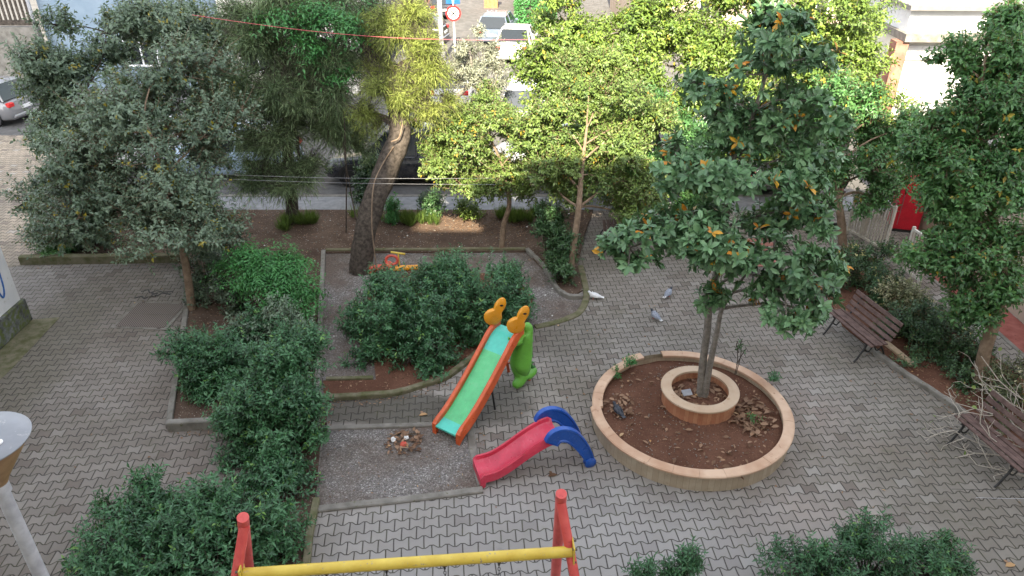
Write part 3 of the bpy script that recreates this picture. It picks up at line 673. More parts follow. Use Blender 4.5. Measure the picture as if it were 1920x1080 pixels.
# the block the photograph is taken from (behind the camera, unseen; its roof steps are shaped for the shade they cast)
root = empty('apartment_block', (0, -1.2, 0), 0, 'cream apartment block whose balconies overlook the playground', 'building')
wall_block(root, 'wall', (16.0, -6.0, 8.5), (26.0, 12, 17.0), 'cream')
wall_block(root, 'shade_step_wing', (1.38, -6.01, 7.85), (3.18, 12, 15.7), 'cream')  # unseen step added to soften the shadow edge between roof heights
wall_block(root, 'lower_wing', (-2.35, -6.01, 7.3), (4.28, 12, 14.6), 'cream')
wall_block(root, 'shade_tower', (-15.0, -6.0, 15.5), (21, 12.1, 31.0), 'cream')  # unseen tall end, height set to keep the left side in shade
wall_block(root, 'roof_slab', (16.0, -6.0, 17.15), (26.2, 12.6, .3), 'grey_frame')
wall_block(root, 'roof_slab', (-2.4, -6.0, 14.72), (4.1, 12.5, .24), 'grey_frame')
for fl in range(6):
    for i in range(9):
        if fl * 3 + 1.6 < 14: window(root, -8 + i * 4.3, 0, 1.6 + fl * 3, 1.5, 1.4, 'y', 1)
for fl in range(1, 6):
    mb = MB(); mb.box((0, .45, fl * 3 + .05), (4.0, .9, .14)); 
    if fl in (2, 3): mb = MB(); mb.box((9, .45, fl * 3 + .05), (4.0, .9, .14))
    mb.build('balcony', M['white_wall'], root)
# left: painted wall with graffiti and a dark mossy plinth, nearer corner of a building
wx, wy = -9.62, 12.5
root = empty('garage_building', (wx, wy, 0), 0, 'white painted building with blue graffiti and mossy plinth at the left edge', 'building')
mb = MB(); mb.box((-5.0, -6.0, 2.35), (10, 12, 3.7)); mb.build('wall', M['white_wall'], root)
k = NT('mossy_plinth', .95, .1); sp = k.n('SeparateXYZ'); k.l(k.co(), sp.inputs[0])
c = k.ramp(k.noise(5, 6, .7), [(.35, (.035, .035, .028)), (.65, (.20, .21, .20))]); k.base(k.mix(k.rng(k.noise(11, 5), .45, .6), c, (.11, .13, .05))); k.bump(k.noise(20, 6), .6, .01); M['plinth'] = k.m
mb = MB(); mb.box((-4.97, -5.97, .25), (10.06, 12.06, .5), bev=.02); mb.build('plinth', M['plinth'], root)
mb = MB(); mb.box((-5, -6, 4.3), (10.5, 12.5, .2)); mb.build('roof', M['concrete'], root)
def scrib(mb, pts, r=.018):
    mb.tube([(.006, y, z) for y, z in spline2(pts)], r, 5, flat=1, noise=.1)
def spline2(p): return [(v.x, v.y) for v in spline([(a, b, 0) for a, b in p], 7)]
gm = MB()
for j in range(6):
    y0 = -.25 - j * .52
    scrib(gm, [(y0, 1.75), (y0 - .14, 1.9), (y0 - .3, 1.75), (y0 - .18, 1.5), (y0 - .05, 1.62)])
    scrib(gm, [(y0 - .02, 1.35), (y0 - .06, .95), (y0 - .16, .78), (y0 - .22, 1.0), (y0 - .14, 1.4)])
    scrib(gm, [(y0 - .34, 1.5), (y0 - .30, 1.1), (y0 - .42, .86), (y0 - .36, .7)], .022)
gm.build('graffiti', M['graffiti'], root)
sheet('mossy_strip', [(wx + .03, wy + .05), (wx + .55, wy + .15), (wx + .62, wy - 1.6), (wx + .50, wy - 9), (wx + .03, wy - 9)], .005, M['mossy'], z0=-.01)
# beige boundary wall on the right
root = empty('boundary_wall', (10.12, 14, 0), 0, 'beige rendered wall beside the red path behind the right tree', 'wall')
mb = MB(); mb.box((.15, -2.6, 1.35), (.3, 12.6, 2.7)); mb.build('wall', M['beige_wall'], root)
mb = MB(); mb.box((.15, -2.6, 2.75), (.42, 12.7, .1)); mb.build('coping', M['concrete'], root)
# upper right: single-storey white front with sliding doors, brown pier, deep fascia
root = empty('shop_building', (12.9, 25, 0), R(-3), 'sunlit white single-storey front with grey fascia at the upper right', 'building')
mb = MB(); mb.box((7, 3.0, 1.5), (14, 5.8, 3.0)); mb.build('wall', M['cream'], root)
mb = MB(); mb.box((7, 2.9, 3.13), (14.5, 6.6, .24)); mb.build('fascia', M['concrete'], root)
mb = MB(); mb.box((7, 3.0, 3.6), (14.2, 6.0, .7)); mb.build('parapet', M['white_wall'], root)
mb = MB(); mb.box((7, 3.0, 4.02), (14.5, 6.5, .14)); mb.build('roof', M['grey_frame'], root)
mb = MB(); mb.box((-.25, -.05, 1.5), (.4, .5, 3.0)); mb.build('pier', M['brown_wall'], root)
for i, xx in enumerate((1.05, 3.3, 5.55, 7.8)):
    f = MB(); f.box((xx, .06, 1.45), (2.1, .06, 2.75)); d_ = f.build('door', M['white_wall'], root)
    g = MB()
    for dz in (.95, 2.35): g.box((xx, .02, dz), (2.06, .03, .05))
    g.box((xx + 1.07, .02, 1.45), (.07, .05, 2.75)); g.build('rail', M['grey_frame'], d_)
# brick wall left of it and other far buildings
root = empty('brick_wall', (9.0, 26.5, 0), 0, 'low red-brown brick wall behind the sunlit trees at the upper right', 'wall')
mb = MB(); mb.box((1.6, 0, .9), (4.6, .3, 1.8)); mb.build('wall', M['brown_wall'], root); mb = MB(); mb.box((1.6, 0, 1.86), (4.7, .4, .12)); mb.build('coping', M['concrete'], root)
def block(name, label, x, y, w, d, h, mat, rows, ncol, ry=0):
    root = empty(name, (x, y, -.16), ry, label, 'building')
    mb = MB(); mb.box((0, d / 2, h / 2), (w, d, h)); mb.build('wall', M[mat], root)
    mb = MB(); mb.box((0, d / 2, h + .15), (w + .5, d + .5, .3)); mb.build('roof', M['concrete'], root)
    for r_ in range(rows):
        for c_ in range(ncol): window(root, -w / 2 + (c_ + .5) * w / ncol, 0, 1.6 + r_ * 3, 1.3, 1.3, 'y', -1)
    return root
block('house', 'pale blue-grey rendered house behind the left trees', -15.2, 31.2, 7.4, 10, 11.5, 'blue_wall', 3, 1)
block('house', 'cream house at the left corner of the far street', -8.85, 30.2, 5.1, 10, 13, 'cream', 4, 2)
block('house', 'brown brick house at the far left of the side street', -11.5, 62, 11, 12, 9, 'brown_wall', 3, 4)
block('house', 'brown house closing the far end of the side street', 6, 78, 20, 12, 9, 'brown_wall', 3, 6)
block('house', 'beige house behind the sunlit trees on the right', 13.5, 42, 14, 10, 9, 'beige_wall', 2, 5)
block('house', 'beige house beyond the white single-storey front', 33, 40, 18, 10, 9, 'beige_wall', 2, 5)
# far street furniture: clipped hedge, brick gate piers, iron fence left
mb = MB(); mb.box((0, 0, .7), (1.3, 11, 1.4)); 
def hedge(name, label, c, size, mat, n, rz=0):
    root = empty(name, (c[0], c[1], -.16), rz, label, 'hedge'); sx, sy, sz = size
    mb = MB(); mb.box((0, 0, sz * .48), (sx * .9, sy * .97, sz * .93)); mb.build('core', M['bark'], root)
    p = rng.random((n, 3)) * np.array(size) - np.array([sx / 2, sy / 2, 0]); f = rng.integers(0, 3, n)
    p[f == 0, 0] = np.sign(p[f == 0, 0]) * sx / 2; p[f == 1, 1] = np.sign(p[f == 1, 1]) * sy / 2; p[f == 2, 2] = sz
    nr = np.zeros((n, 3)); nr[f == 0, 0] = np.sign(p[f == 0, 0]); nr[f == 1, 1] = np.sign(p[f == 1, 1]); nr[f == 2, 2] = 1
    p += rng.normal(size=p.shape) * .04; d = norm(nr * .4 + rng.normal(size=(n, 3)))
    leaf_obj('foliage', p, d, nr + rng.normal(size=(n, 3)) * .4, np.full(n, .12), np.full(n, .08), np.clip(rng.normal(size=n) * .18 + .55, 0, .9), mat, root); return root
hedge('hedge', 'clipped bright green hedge on the right of the far street', (1.35, 49.5, 0), (2.2, 11, 1.7), M['lf_bright'], 9000)
for i, (x, y) in enumerate(((-2.3, 52.6), (-1.6, 57.5), (-2.2, 63))):
    root = empty('brick_pier', (x + .9, y, -.16), 0, ('squat orange brick gate pier nearest the clipped hedge', 'orange brick gate pier in the middle of the three on the far street', 'orange brick gate pier farthest up the street')[i], 'gate pier', 'orange brick gate piers along the far street')
    mb = MB(); mb.box((0, 0, .7), (.9, .9, 1.4)); mb.build('pier', M['terracotta'], root); mb = MB(); mb.box((0, 0, 1.46), (1.1, 1.1, .12), bev=.03); mb.build('cap', M['concrete'], root)
root = empty('garden_fence', (-23.3, 30.8, 0), 0, 'dark slatted fence with pale posts on a white wall in the upper left corner', 'fence')
mb = MB(); mb.box((.2, 0, 1.2), (8.4, .3, 2.4)); mb.build('base', M['concrete'], root)
mb = MB()
for i in range(34): mb.box((-2.1 + i * .19, 0, 3.35), (.09, .04, 1.7))
mb.box((1.0, 0, 2.55), (6.6, .1, .2)); mb.build('slats', M['bark'], root)
for x in (-2.2, 1.1, 4.3): mb = MB(); mb.tube([(x, 0, 2.4), (x, 0, 4.6)], .07, 10); mb.build('post', M['pole'], root)

# ------------------------------------------------------------------ cars
def car(label, paint, loc, rz, group='cars parked in the street', L=4.2, W=1.72, H=1.46, kind='hatch', alloy=True):
    root = empty('parked_car', (loc[0], loc[1], -.155), rz, label, 'car', group)
    pm = glossy_paint('car_paint_' + paint, {'white': (.72, .72, .71), 'silver': (.42, .44, .47), 'dark': (.02, .022, .03), 'lightblue': (.38, .50, .62), 'bluegrey': (.10, .13, .18), 'maroon': (.16, .012, .02), 'black': (.012, .012, .014), 'grey': (.2, .2, .21)}[paint])
    h2 = W / 2
    st = [(-L / 2, .34, .62, h2 * .80), (-L / 2 + .06, .24, .80 if kind == 'sedan' else .84, h2 * .90), (-L / 2 + .35, .20, .92, h2 * .98), (-L * .18, .18, .94, h2), (L * .16, .18, .93, h2), (L * .30, .18, .86, h2 * .985), (L / 2 - .30, .20, .76, h2 * .94), (L / 2 - .06, .24, .64, h2 * .84), (L / 2, .32, .54, h2 * .70)]
    mb = MB(); n = 12; vs = []
    for y, zb, zt, hw in st:
        zm = zb + (zt - zb) * .55
        pr = [(-hw * .86, zb), (-hw * .97, zb + .08), (-hw, zm), (-hw * .965, zt - .08), (-hw * .88, zt - .015), (-hw * .45, zt + .012), (hw * .45, zt + .012), (hw * .88, zt - .015), (hw * .965, zt - .08), (hw, zm), (hw * .97, zb + .08), (hw * .86, zb)]
        vs += [(x, y, z) for x, z in pr]
    m = len(st); fs = [(i * n + j, i * n + (j + 1) % n, (i + 1) * n + (j + 1) % n, (i + 1) * n + j) for i in range(m - 1) for j in range(n)]
    fs += [tuple(range(n - 1, -1, -1)), tuple(range((m - 1) * n, m * n))]; mb.add(vs, fs); fs = None
    mb.build('body', pm, root, smooth=True)
    # greenhouse
    if kind == 'sedan': y0, y1, y2, y3 = -L * .36, -L * .20, L * .06, L * .22
    else: y0, y1, y2, y3 = -L * .46, -L * .37, L * .06, L * .23
    zr = H; zb = .90; a, b = h2 * .93, h2 * .70
    G = [(-a, y0, zb), (a, y0, zb), (a, y3, zb), (-a, y3, zb), (-b, y1, zr - .03), (b, y1, zr - .03), (b, y2, zr - .03), (-b, y2, zr - .03)]
    mb = MB(); mb.add(G, [(3, 2, 1, 0), (4, 5, 6, 7), (0, 1, 5, 4), (1, 2, 6, 5), (2, 3, 7, 6), (3, 0, 4, 7)]); mb.build('windows', M['glass'], root, bevel=.03)
    mb = MB()
    mb.add([(-b - .01, y1 - .03, zr - .05), (b + .01, y1 - .03, zr - .05), (b + .01, y2 + .03, zr - .05), (-b - .01, y2 + .03, zr - .05), (-b * .86, y1 + .08, zr + .02), (b * .86, y1 + .08, zr + .02), (b * .86, y2 - .08, zr + .02), (-b * .86, y2 - .08, zr + .02)], [(3, 2, 1, 0), (4, 5, 6, 7), (0, 1, 5, 4), (1, 2, 6, 5), (2, 3, 7, 6), (3, 0, 4, 7)])
    mb.build('roof', pm, root, smooth=True)
    mb = MB()
    for s in (-1, 1):
        for (ya, yb) in ((y0, y1), (y3, y2), ((y0 + y3) / 2 - .1, (y1 + y2) / 2)): mb = MB(); mb.tube([(s * (a + .004), ya, zb), (s * (b + .004), yb, zr - .03)], .034, 6); mb.build('pillar', pm, root)
    for s in (-1, 1):
        for y in (-L * .31, L * .31):
            mb = MB(); prof = [(.20, -.10), (.29, -.105), (.315, -.08), (.315, .08), (.29, .105), (.20, .10)]; mb.lathe([(r_, z_) for r_, z_ in prof], 20)
            w_ = mb.build('wheel', M['black'], root, smooth=True, loc=(s * (h2 - .10), y, .315)); w_.rotation_euler = (0, R(90) * s, 0)
            mb = MB(); mb.lathe([(0, .07), (.06, .085), (.08, .06)], 12); mb.lathe([(.175, .095), (.205, .105), (.205, .05), (.175, .05)], 20)
            for q_ in range(5): mb.box((.115 * math.cos(q_ * 1.2566), .115 * math.sin(q_ * 1.2566), .075), (.17, .045, .03), rz=q_ * 1.2566)
            mb.build('rim', M['metal'], w_)
            # dark wheel arch
    for s in (-1, 1):
        for y in (-L * .31, L * .31):
            mb = MB(); mb.tube([(s * (h2 - .14), y, .33), (s * (h2 + .004), y, .33)], .365, 20); mb.build('wheel_arch', M['iron'], root)
    for s in (-1, 1):
        mb = MB(); mb.box((s * h2 * .74, -L / 2 + .09, .76), (.26, .16, .17), bev=.03); mb.build('taillight', M['sign_red'], root)
        mb = MB(); mb.box((s * h2 * .62, L / 2 - .13, .60), (.32, .18, .13), bev=.03); mb.build('headlight', M['glass'], root)
        mb = MB(); mb.box((s * (h2 + .06), L * .16, .96), (.16, .10, .11), bev=.02); mb.build('mirror', pm, root)
    mb = MB(); mb.box((0, -L / 2 - .005, .60), (.50, .03, .11)); mb.build('number_plate', M['white'], root)
    for yy, ww in ((-L / 2 + .05, .80), (L / 2 - .05, .72)): mb = MB(); mb.box((0, yy, .35), (W * ww, .18, .15), bev=.05); mb.build('bumper', pm if paint != 'white' else M['grey_frame'] if kind != 'sedan' else pm, root)
    return root
car('white saloon with red tail lights seen from behind in the far street', 'white', (.25, 37.6), R(-8), kind='sedan', L=4.4)
car('dark blue-grey car just beyond the white saloon in the far street', 'bluegrey', (-.75, 41.6), R(-8))
car('white hatchback half hidden behind the pale olive tree', 'white', (-2.25, 29.6), R(-4))
car('silver-white car in sun just behind the slim garden trees, right of the olive tree', 'silver', (.55, 26.8), R(-6), H=1.5)
car('black car with bright alloy wheels at the left kerb of the far street', 'black', (-5.6, 41.0), R(80), L=4.3)
car('black car farther up the left kerb of the far street', 'dark', (-4.6, 49.5), R(12))
car('maroon car parked at the top of the far street', 'maroon', (-2.6, 62.5), R(75))
car('pale blue car behind the left tree, right of its crown', 'lightblue', (-8.6, 21.3), R(90), L=4.3)
car('white car behind the middle of the left tree crown', 'white', (-11.7, 21.9), R(90))
car('dark hatchback parked behind the leaning trunk', 'dark', (-3.3, 20.9), R(90), H=1.6)
car('silver car parked right of the leaning trunk', 'silver', (1.5, 21.2), R(90))
car('pale silver car behind the magnolia crown', 'silver', (6.4, 21.0), R(90), H=1.55)
car('grey car at the end of the side path on the far left', 'grey', (-19.6, 26.9), R(80))
car('white car behind the clump of slim trees on the right', 'white', (7.9, 23.9), R(90))
# pale van parked nose-out at the path end
root = empty('parked_van', (7.25, 19.1, -.155), R(0), 'pale grey van standing at the far end of the right path', 'van')
mb = MB(); mb.box((0, 1.9, 1.15), (1.8, 3.9, 1.75), bev=.15); mb.build('body', glossy_paint('van_paint', (.52, .52, .58)), root)
mb = MB(); mb.box((0, -.055, 1.45), (1.4, .02, .6)); mb.build('window', M['glass'], root)
for s in (-1, 1):
    mb = MB(); mb.tube([(s * .72, .7, .3), (s * .92, .7, .3)], .3, 18); mb.build('wheel', M['black'], root)
    mb = MB(); mb.box((s * .72, -.05, .85), (.16, .05, .3), bev=.01); mb.build('taillight', M['sign_red'], root)

# ------------------------------------------------------------------ signs and posts in the street
root = empty('traffic_sign', (-2.62, 34.9, -.155), 0, 'round red-bordered prohibition sign under a square blue sign on a white post', 'sign')
mb = MB(); mb.tube([(0, 0, 0), (0, 0, 3.6)], .04, 10); mb.build('post', M['white'], root)
def disc(r, th, y, mat, nm, par, z): mb = MB(); mb.tube([(0, y, z), (0, y - th, z)], r, 36); return mb.build(nm, M[mat], par)
d_ = disc(.34, .03, -.05, 'sign_red', 'round_sign', root, 2.42)
disc(.25, .006, -.081, 'white', 'panel', d_, 2.42)
mb = MB()
for a in (45, -45): mb.box((0, -.092, 2.42), (.40, .006, .05), ry=R(a))
for a, (x, z) in enumerate(((0, .15), (0, -.15), (.16, 0), (-.16, 0))): mb.box((x, -.091, 2.42 + z), (.09, .006, .05))
mb.build('emblem', M['black'], d_)
mb = MB(); mb.box((0, -.06, 3.12), (.62, .03, .62), bev=.01); b_ = mb.build('square_sign', M['sign_blue'], root)
mb = MB(); mb.box((0, -.08, 3.12), (.07, .008, .58)); mb.build('stripe', M['white'], b_)
root = empty('street_post', (-3.35, 36.2, -.155), 0, 'thick grey galvanised post left of the round sign', 'post')
mb = MB(); mb.tube([(0, 0, 0), (0, 0, .5), (0, 0, .52), (0, 0, 5)], [.16, .16, .12, .11], 12); mb.build('shaft', M['pole'], root)
mb = MB(); mb.lathe([(.0, .06), (.24, .06), (.24, 0)], 16); mb.build('base', M['pole'], root)

# ------------------------------------------------------------------ lamp at the lower left
LX, LY, LZ = -3.895, 4.14, 4.19
root = empty('garden_lamp', (LX + .02, LY, 0), 0, 'grey disc-topped garden lamp with tan cone on a metal pole at the left edge', 'lamp')
mb = MB(); mb.lathe([(0, 0.03), (.20, .028), (.325, .012), (.335, 0), (.33, -.012), (.31, -.016)], 48, (0, 0, LZ)); mb.build('lamp_cap', M['lamp_metal'], root, smooth=True)
mb = MB(); mb.lathe([(.315, -.016), (.27, -.09), (.17, -.24), (.09, -.36), (.062, -.42), (0, -.42)], 40, (0, 0, LZ)); mb.build('lamp_shade', M['shade_tan'], root, smooth=True)
mb = MB(); mb.lathe([(.03, 0), (.03, .012), (0, .016)], 10, (.18, -.05, LZ + .026)); mb.build('screw', M['white'], root)
mb = MB(); mb.tube([(0, 0, 0), (0, 0, LZ - .40)], [.062, .05], 20); mb.tube([(0, 0, LZ - .50), (0, 0, LZ - .40)], .066, 20); mb.build('pole', M['pole'], root, smooth=True)

# ------------------------------------------------------------------ swing frame
bl = P(457, 1076, 2.0); br = P(1072, 1034, 2.0); tl = P(456, 976, 2.5); tr = P(1052, 932, 2.5)
o0 = Vector(((bl.x + br.x) / 2, (tl.y + tr.y) / 2 + .1, 0))
root = empty('swing_set', o0, 0, 'swing set with red A-shaped legs and a peeling yellow top beam', 'swing set')
ax = (br - bl).normalized(); 
mb = MB(); mb.tube([lerp(bl, br, i / 24) - o0 for i in range(25)], .055, 20); mb.build('beam', M['s_yellow'], root, smooth=True)
for top, be, s in ((tl, bl, -1), (tr, br, 1)):
    dvec = (be - top); foot = top + dvec * (2.5 / .5) ; foot.x += s * .12
    far = Vector((top.x - s * .0, top.y + 1.05, 0)); foot = Vector((top.x + s * .50, top.y - 1.15, 0)); far = Vector((top.x - .50 if s < 0 else top.x + .02, top.y + .62, 0))
    be2 = top.lerp(foot, .5 / 2.5)
    nearleg = MB(); nearleg.tube([top + Vector((0, 0, -.07)) - o0, foot - o0], .050, 18); nearleg.build('leg', M['s_red'], root, smooth=True)
    farleg = MB(); farleg.tube([top + (top - far).normalized() * .06 - o0, far - o0], .055, 18); farleg.build('leg', M['s_red'], root, smooth=True)
    pm_ = MB(); pm_.box(be - o0 + ax * (s * .012), (.014, .16, .24), rz=math.atan2(ax.y, ax.x), bev=.004); pp = pm_.build('bracket', M['s_yellow'], root)
    bm = MB()
    for dy, dz in ((-.055, .09), (.055, .09), (-.055, -.09), (.055, -.09)): bm.tube([be - o0 + Vector((s * .0, dy, dz)), be - o0 + Vector((s * .045, dy, dz))], .012, 6)
    bm.build('bolt', M['rust'], pp)
def chain(mb, a, b, link=.045):
    a = Vector(a); b = Vector(b); n = int((b - a).length / link); 
    for i in range(n):
        c = a.lerp(b, (i + .5) / n); e = Vector((.011, 0, 0)) if i % 2 else Vector((0, .011, 0)); h_ = Vector((0, 0, link * .62))
        mb.tube([c - h_, c - h_ * .6 + e, c + h_ * .6 + e, c + h_, c + h_ * .6 - e, c - h_ * .6 - e, c - h_], .0038, 4, cap=False)
for i, (xa, xb) in enumerate(((828, 932), (606, 718))):
    pa = bl.lerp(br, (xa - 457) / 615); pb = bl.lerp(br, (xb - 457) / 615)
    c0 = (pa + pb) / 2; root = empty('hanging_swing', (c0.x, c0.y, 1.94), 0, ('swing hung by chains from the right half of the yellow beam', 'swing hung by chains from the left half of the yellow beam')[i], 'swing', 'swings on the yellow beam')
    for p_ in (pa, pb):
        q = p_ - Vector((c0.x, c0.y, 1.94)); mb = MB(); chain(mb, (q.x, q.y, -.05), (q.x, q.y, -1.45))
        mb.tube([(q.x, q.y, .03), (q.x, q.y, -.06)], .012, 8); mb.box((q.x, q.y, -.0), (.05, .03, .05), bev=.008); mb.build('chain', M['iron'], root)
    mb = MB(); mb.box((0, 0, -1.47), ((pb - pa).length + .06, .18, .03), bev=.01, rz=math.atan2(ax.y, ax.x)); mb.build('seat', M['black'], root)

# ------------------------------------------------------------------ tall slide
bot = P(843, 818, .0); top = P(947, 622, 1.15)
dv = Vector((bot.x - top.x, bot.y - top.y, 0)); run = dv.length; yaw = math.atan2(dv.x, -dv.y)       # local -y points down the slide
base = Vector((top.x, top.y, 0))
root = empty('tall_slide', base, yaw, 'tall toddler slide with green chute, orange sides and yellow eared grips', 'slide')
prof = [(.16, 1.14), (.0, 1.14), (-.16, 1.07), (-.34, .93), (-run * .5, .61), (-run * .75, .36), (-run * .9, .24), (-run * 1.0, .19), (-run * 1.06, .18)]
pl = [(v.x, v.y) for v in spline([(a, b, 0) for a, b in prof], 8)]
hw = .20
def strip(pl_, x0, x1, th=.03, side=0):
    mb = MB(); vs = []; n = len(pl_)
    for y, z in pl_: vs += [(x0, y, z), (x1, y, z), (x1, y, z - th), (x0, y, z - th)]
    fs = [(i * 4 + j, (i + 1) * 4 + j, (i + 1) * 4 + (j + 1) % 4, i * 4 + (j + 1) % 4) for i in range(n - 1) for j in range(4)]
    fs += [(0, 1, 2, 3), tuple((n - 1) * 4 + j for j in (3, 2, 1, 0))]
    mb.add(vs, fs); return mb
na = 25; nb = len(pl) - 14
strip(pl[:na], -hw, hw).build('chute', M['p_teal'], root, smooth=True)['label'] = 'turquoise upper section of the chute'
strip([(y, z) for y, z in pl[na - 1:nb]], -hw, hw).build('chute', M['p_green'], root, smooth=True)['label'] = 'green middle section of the chute'
strip([(y, z + .003) for y, z in pl[nb - 1:]], -hw, hw).build('chute', M['p_teal'], root, smooth=True)['label'] = 'turquoise exit section of the chute'
for s in (-1, 1):
    mb = MB(); vs = []; x0 = s * (hw + .002); n = len(pl); x1 = s * (hw + .072)
    for i, (y, z) in enumerate(pl):
        t = i / (n - 1); up_ = .10 * min(1, .4 + 4 * (1 - t)); dn = .08 + .04 * math.sin(t * 3.14)
        if t > .82: dn = lerp(dn, z - .0, (t - .82) / .18)
        if t > .93: up_ = lerp(up_, .03, (t - .93) / .07)
        vs += [(x0, y, z - dn), (x0, y, z + up_ * .8), (lerp(x0, x1, .3), y, z + up_), (lerp(x0, x1, .75), y, z + up_), (x1, y, z + up_ * .8), (x1, y, z - dn)]
    fs = [(i * 6 + j, i * 6 + (j + 1) % 6, (i + 1) * 6 + (j + 1) % 6, (i + 1) * 6 + j) for i in range(n - 1) for j in range(6)]
    fs += [tuple(range(5, -1, -1)), tuple(range((n - 1) * 6, n * 6))]
    if s < 0: fs = [tuple(reversed(f)) for f in fs]
    mb.add(vs, fs); sr = mb.build('side_rail', M['p_orange'], root, smooth=True)
    mb = MB()
    for i in range(16, n - 3, 9): y, z = pl[i]; mb.tube([(x1 - s * .01, y, z + .0), (x1 + s * .012, y, z + .0)], .016, 8)
    mb.build('bolt', M['p_orange'], sr)
    # eared grip: round disc and ear, moulded in one
    out = []
    for i in range(26):
        a = -2.30 + i * (2 * math.pi - 1.0) / 25; 
        out.append((.125 * math.cos(a + 1.57 + .5) - .0, .125 * math.sin(a + 1.57 + .5)))
    disc_ = [(.135 * math.cos(a), .135 * math.sin(a)) for a in np.linspace(R(92), R(360 + 22), 26)]
    earc = (.125, .20); th_ = R(66)
    ear = []
    for a in np.linspace(R(-118), R(118), 20):
        ex, ey = .14 * math.cos(a), .08 * math.sin(a); ear.append((earc[0] - .02 + ex * math.cos(th_) - ey * math.sin(th_), earc[1] - .02 + ex * math.sin(th_) + ey * math.cos(th_)))
    outl = disc_ + ear
    m_ = Matrix.Translation((s * (hw + .03), -.02, 1.37)) @ Matrix.Rotation(R(-48), 4, 'Z') @ Matrix.Scale(1.12, 4)
    mb = MB(); mb.plate(outl, .085, m_, bevel=.028); g_ = mb.build('grip', M['p_yellow'], root, smooth=True)
    mb = MB(); mb.tube([m_ @ Vector((-.046, .125, .21)), m_ @ Vector((.046, .125, .21))], .030, 14, flat=.6); mb.build('grip_hole', M['iron'], g_)
    mb = MB(); mb.tube([(s * (hw + .03), .14, 1.16), (s * (hw + .02), .42, .0)], .026, 10); mb.build('ladder_rail', M['p_orange'], root, smooth=True)
for i in range(4):
    z = .22 + i * .24; y = .14 + (1.16 - z) * .31; mb = MB(); mb.box((0, y, z), (hw * 2, .11, .035), bev=.01); mb.build('step', M['p_red'], root)
mb = MB(); mb.tube([(-hw, -run * .45, .60), (-hw, -run * .38, .0)], .018, 8); mb.tube([(hw, -run * .45, .60), (hw, -run * .38, 0)], .018, 8); mb.build('strut', M['iron'], root)

# crocodile-shaped support, one moulded body standing against the ladder
cr = Vector((base.x, base.y, 0)); rot = Matrix.Rotation(yaw, 4, 'Z')
def skin_body(name, verts, edges, radii, mat, parent, sub=2):
    me = bpy.data.meshes.new(name); me.from_pydata(verts, edges, []); me.materials.append(mat)
    o = bpy.data.objects.new(name, me); col.objects.link(o); o.parent = parent
    sk = o.modifiers.new('skin', 'SKIN'); sk.use_smooth_shade = True; sk.branch_smoothing = .6
    for i, r_ in enumerate(radii):
        v = me.skin_vertices[0].data[i]; v.radius = (r_, r_) if not hasattr(r_, '__len__') else r_; v.use_root = (i == 0)
    sb = o.modifiers.new('sub', 'SUBSURF'); sb.levels = sub; sb.render_levels = sub
    return o
cb = P(975, 724); cbv = Vector((cb.x, cb.y + .05, 0)); croot = empty('crocodile_figure', cbv, 0, 'upright moulded green crocodile figure leaning on the tall slide ladder', 'play figure')
cy_ = 10.42; W_ = lambda px, py, dy=0.0: tuple(Q(px, py, cy_ + dy) - cbv)
V_ = [W_(973, 692), W_(976, 670), W_(985, 646), W_(990, 629), W_(992, 616), W_(985, 606, -.03), W_(980, 706, -.04), W_(974, 717, -.12), W_(962, 726, -.20), W_(986, 704, .05), W_(997, 699, .12), W_(1006, 690, .20),
      W_(982, 632, -.14), W_(970, 643, -.22), W_(958, 638, -.24)]
E_ = [(0, 1), (1, 2), (2, 3), (3, 4), (4, 5), (0, 6), (6, 7), (7, 8), (0, 9), (9, 10), (10, 11), (3, 12), (12, 13), (13, 14)]
r_ = [.32, .285, .165, .12, .105, .075, .17, .105, .08, .14, .09, .055, .08, .062, .05]
skin_body('body', V_, E_, r_, M['p_croc'], croot)
mb = MB()
for px, py in ((996, 612), (998, 626), (999, 640), (998, 654), (998, 668), (999, 680), (1003, 688)):
    a_ = Vector(W_(px - 5, py, .04)); b_ = Vector(W_(px + 1, py - 1, .07)); mb.tube([a_, b_], [.035, .012], 8)
mb.tube([W_(991, 611, .04), W_(993, 626, .04), W_(994, 640, .04), W_(993, 654, .04), W_(993, 668, .04), W_(994, 680, .04), W_(998, 689, .04)], .03, 8)
for q_ in range(1): mb.build('back_ridge', M['p_crocdark'], croot, smooth=True)
for q_ in range(3):
    mb = MB(); mb.tube([W_(959, 638, -.24), W_(953, 633 + q_ * 4, -.26)], [.020, .014], 8); mb.build('claw', M['p_croc'], croot, smooth=True)
# ------------------------------------------------------------------ small red and blue slide
ex = (P(883, 880) + P(905, 912)) / 2; yaw2 = R(-90 + 17)     # local -y points to the exit (world -x)
root = empty('small_slide', (ex.x, ex.y, 0), R(17), 'small red toddler slide with blue side ladder on the paving', 'slide')
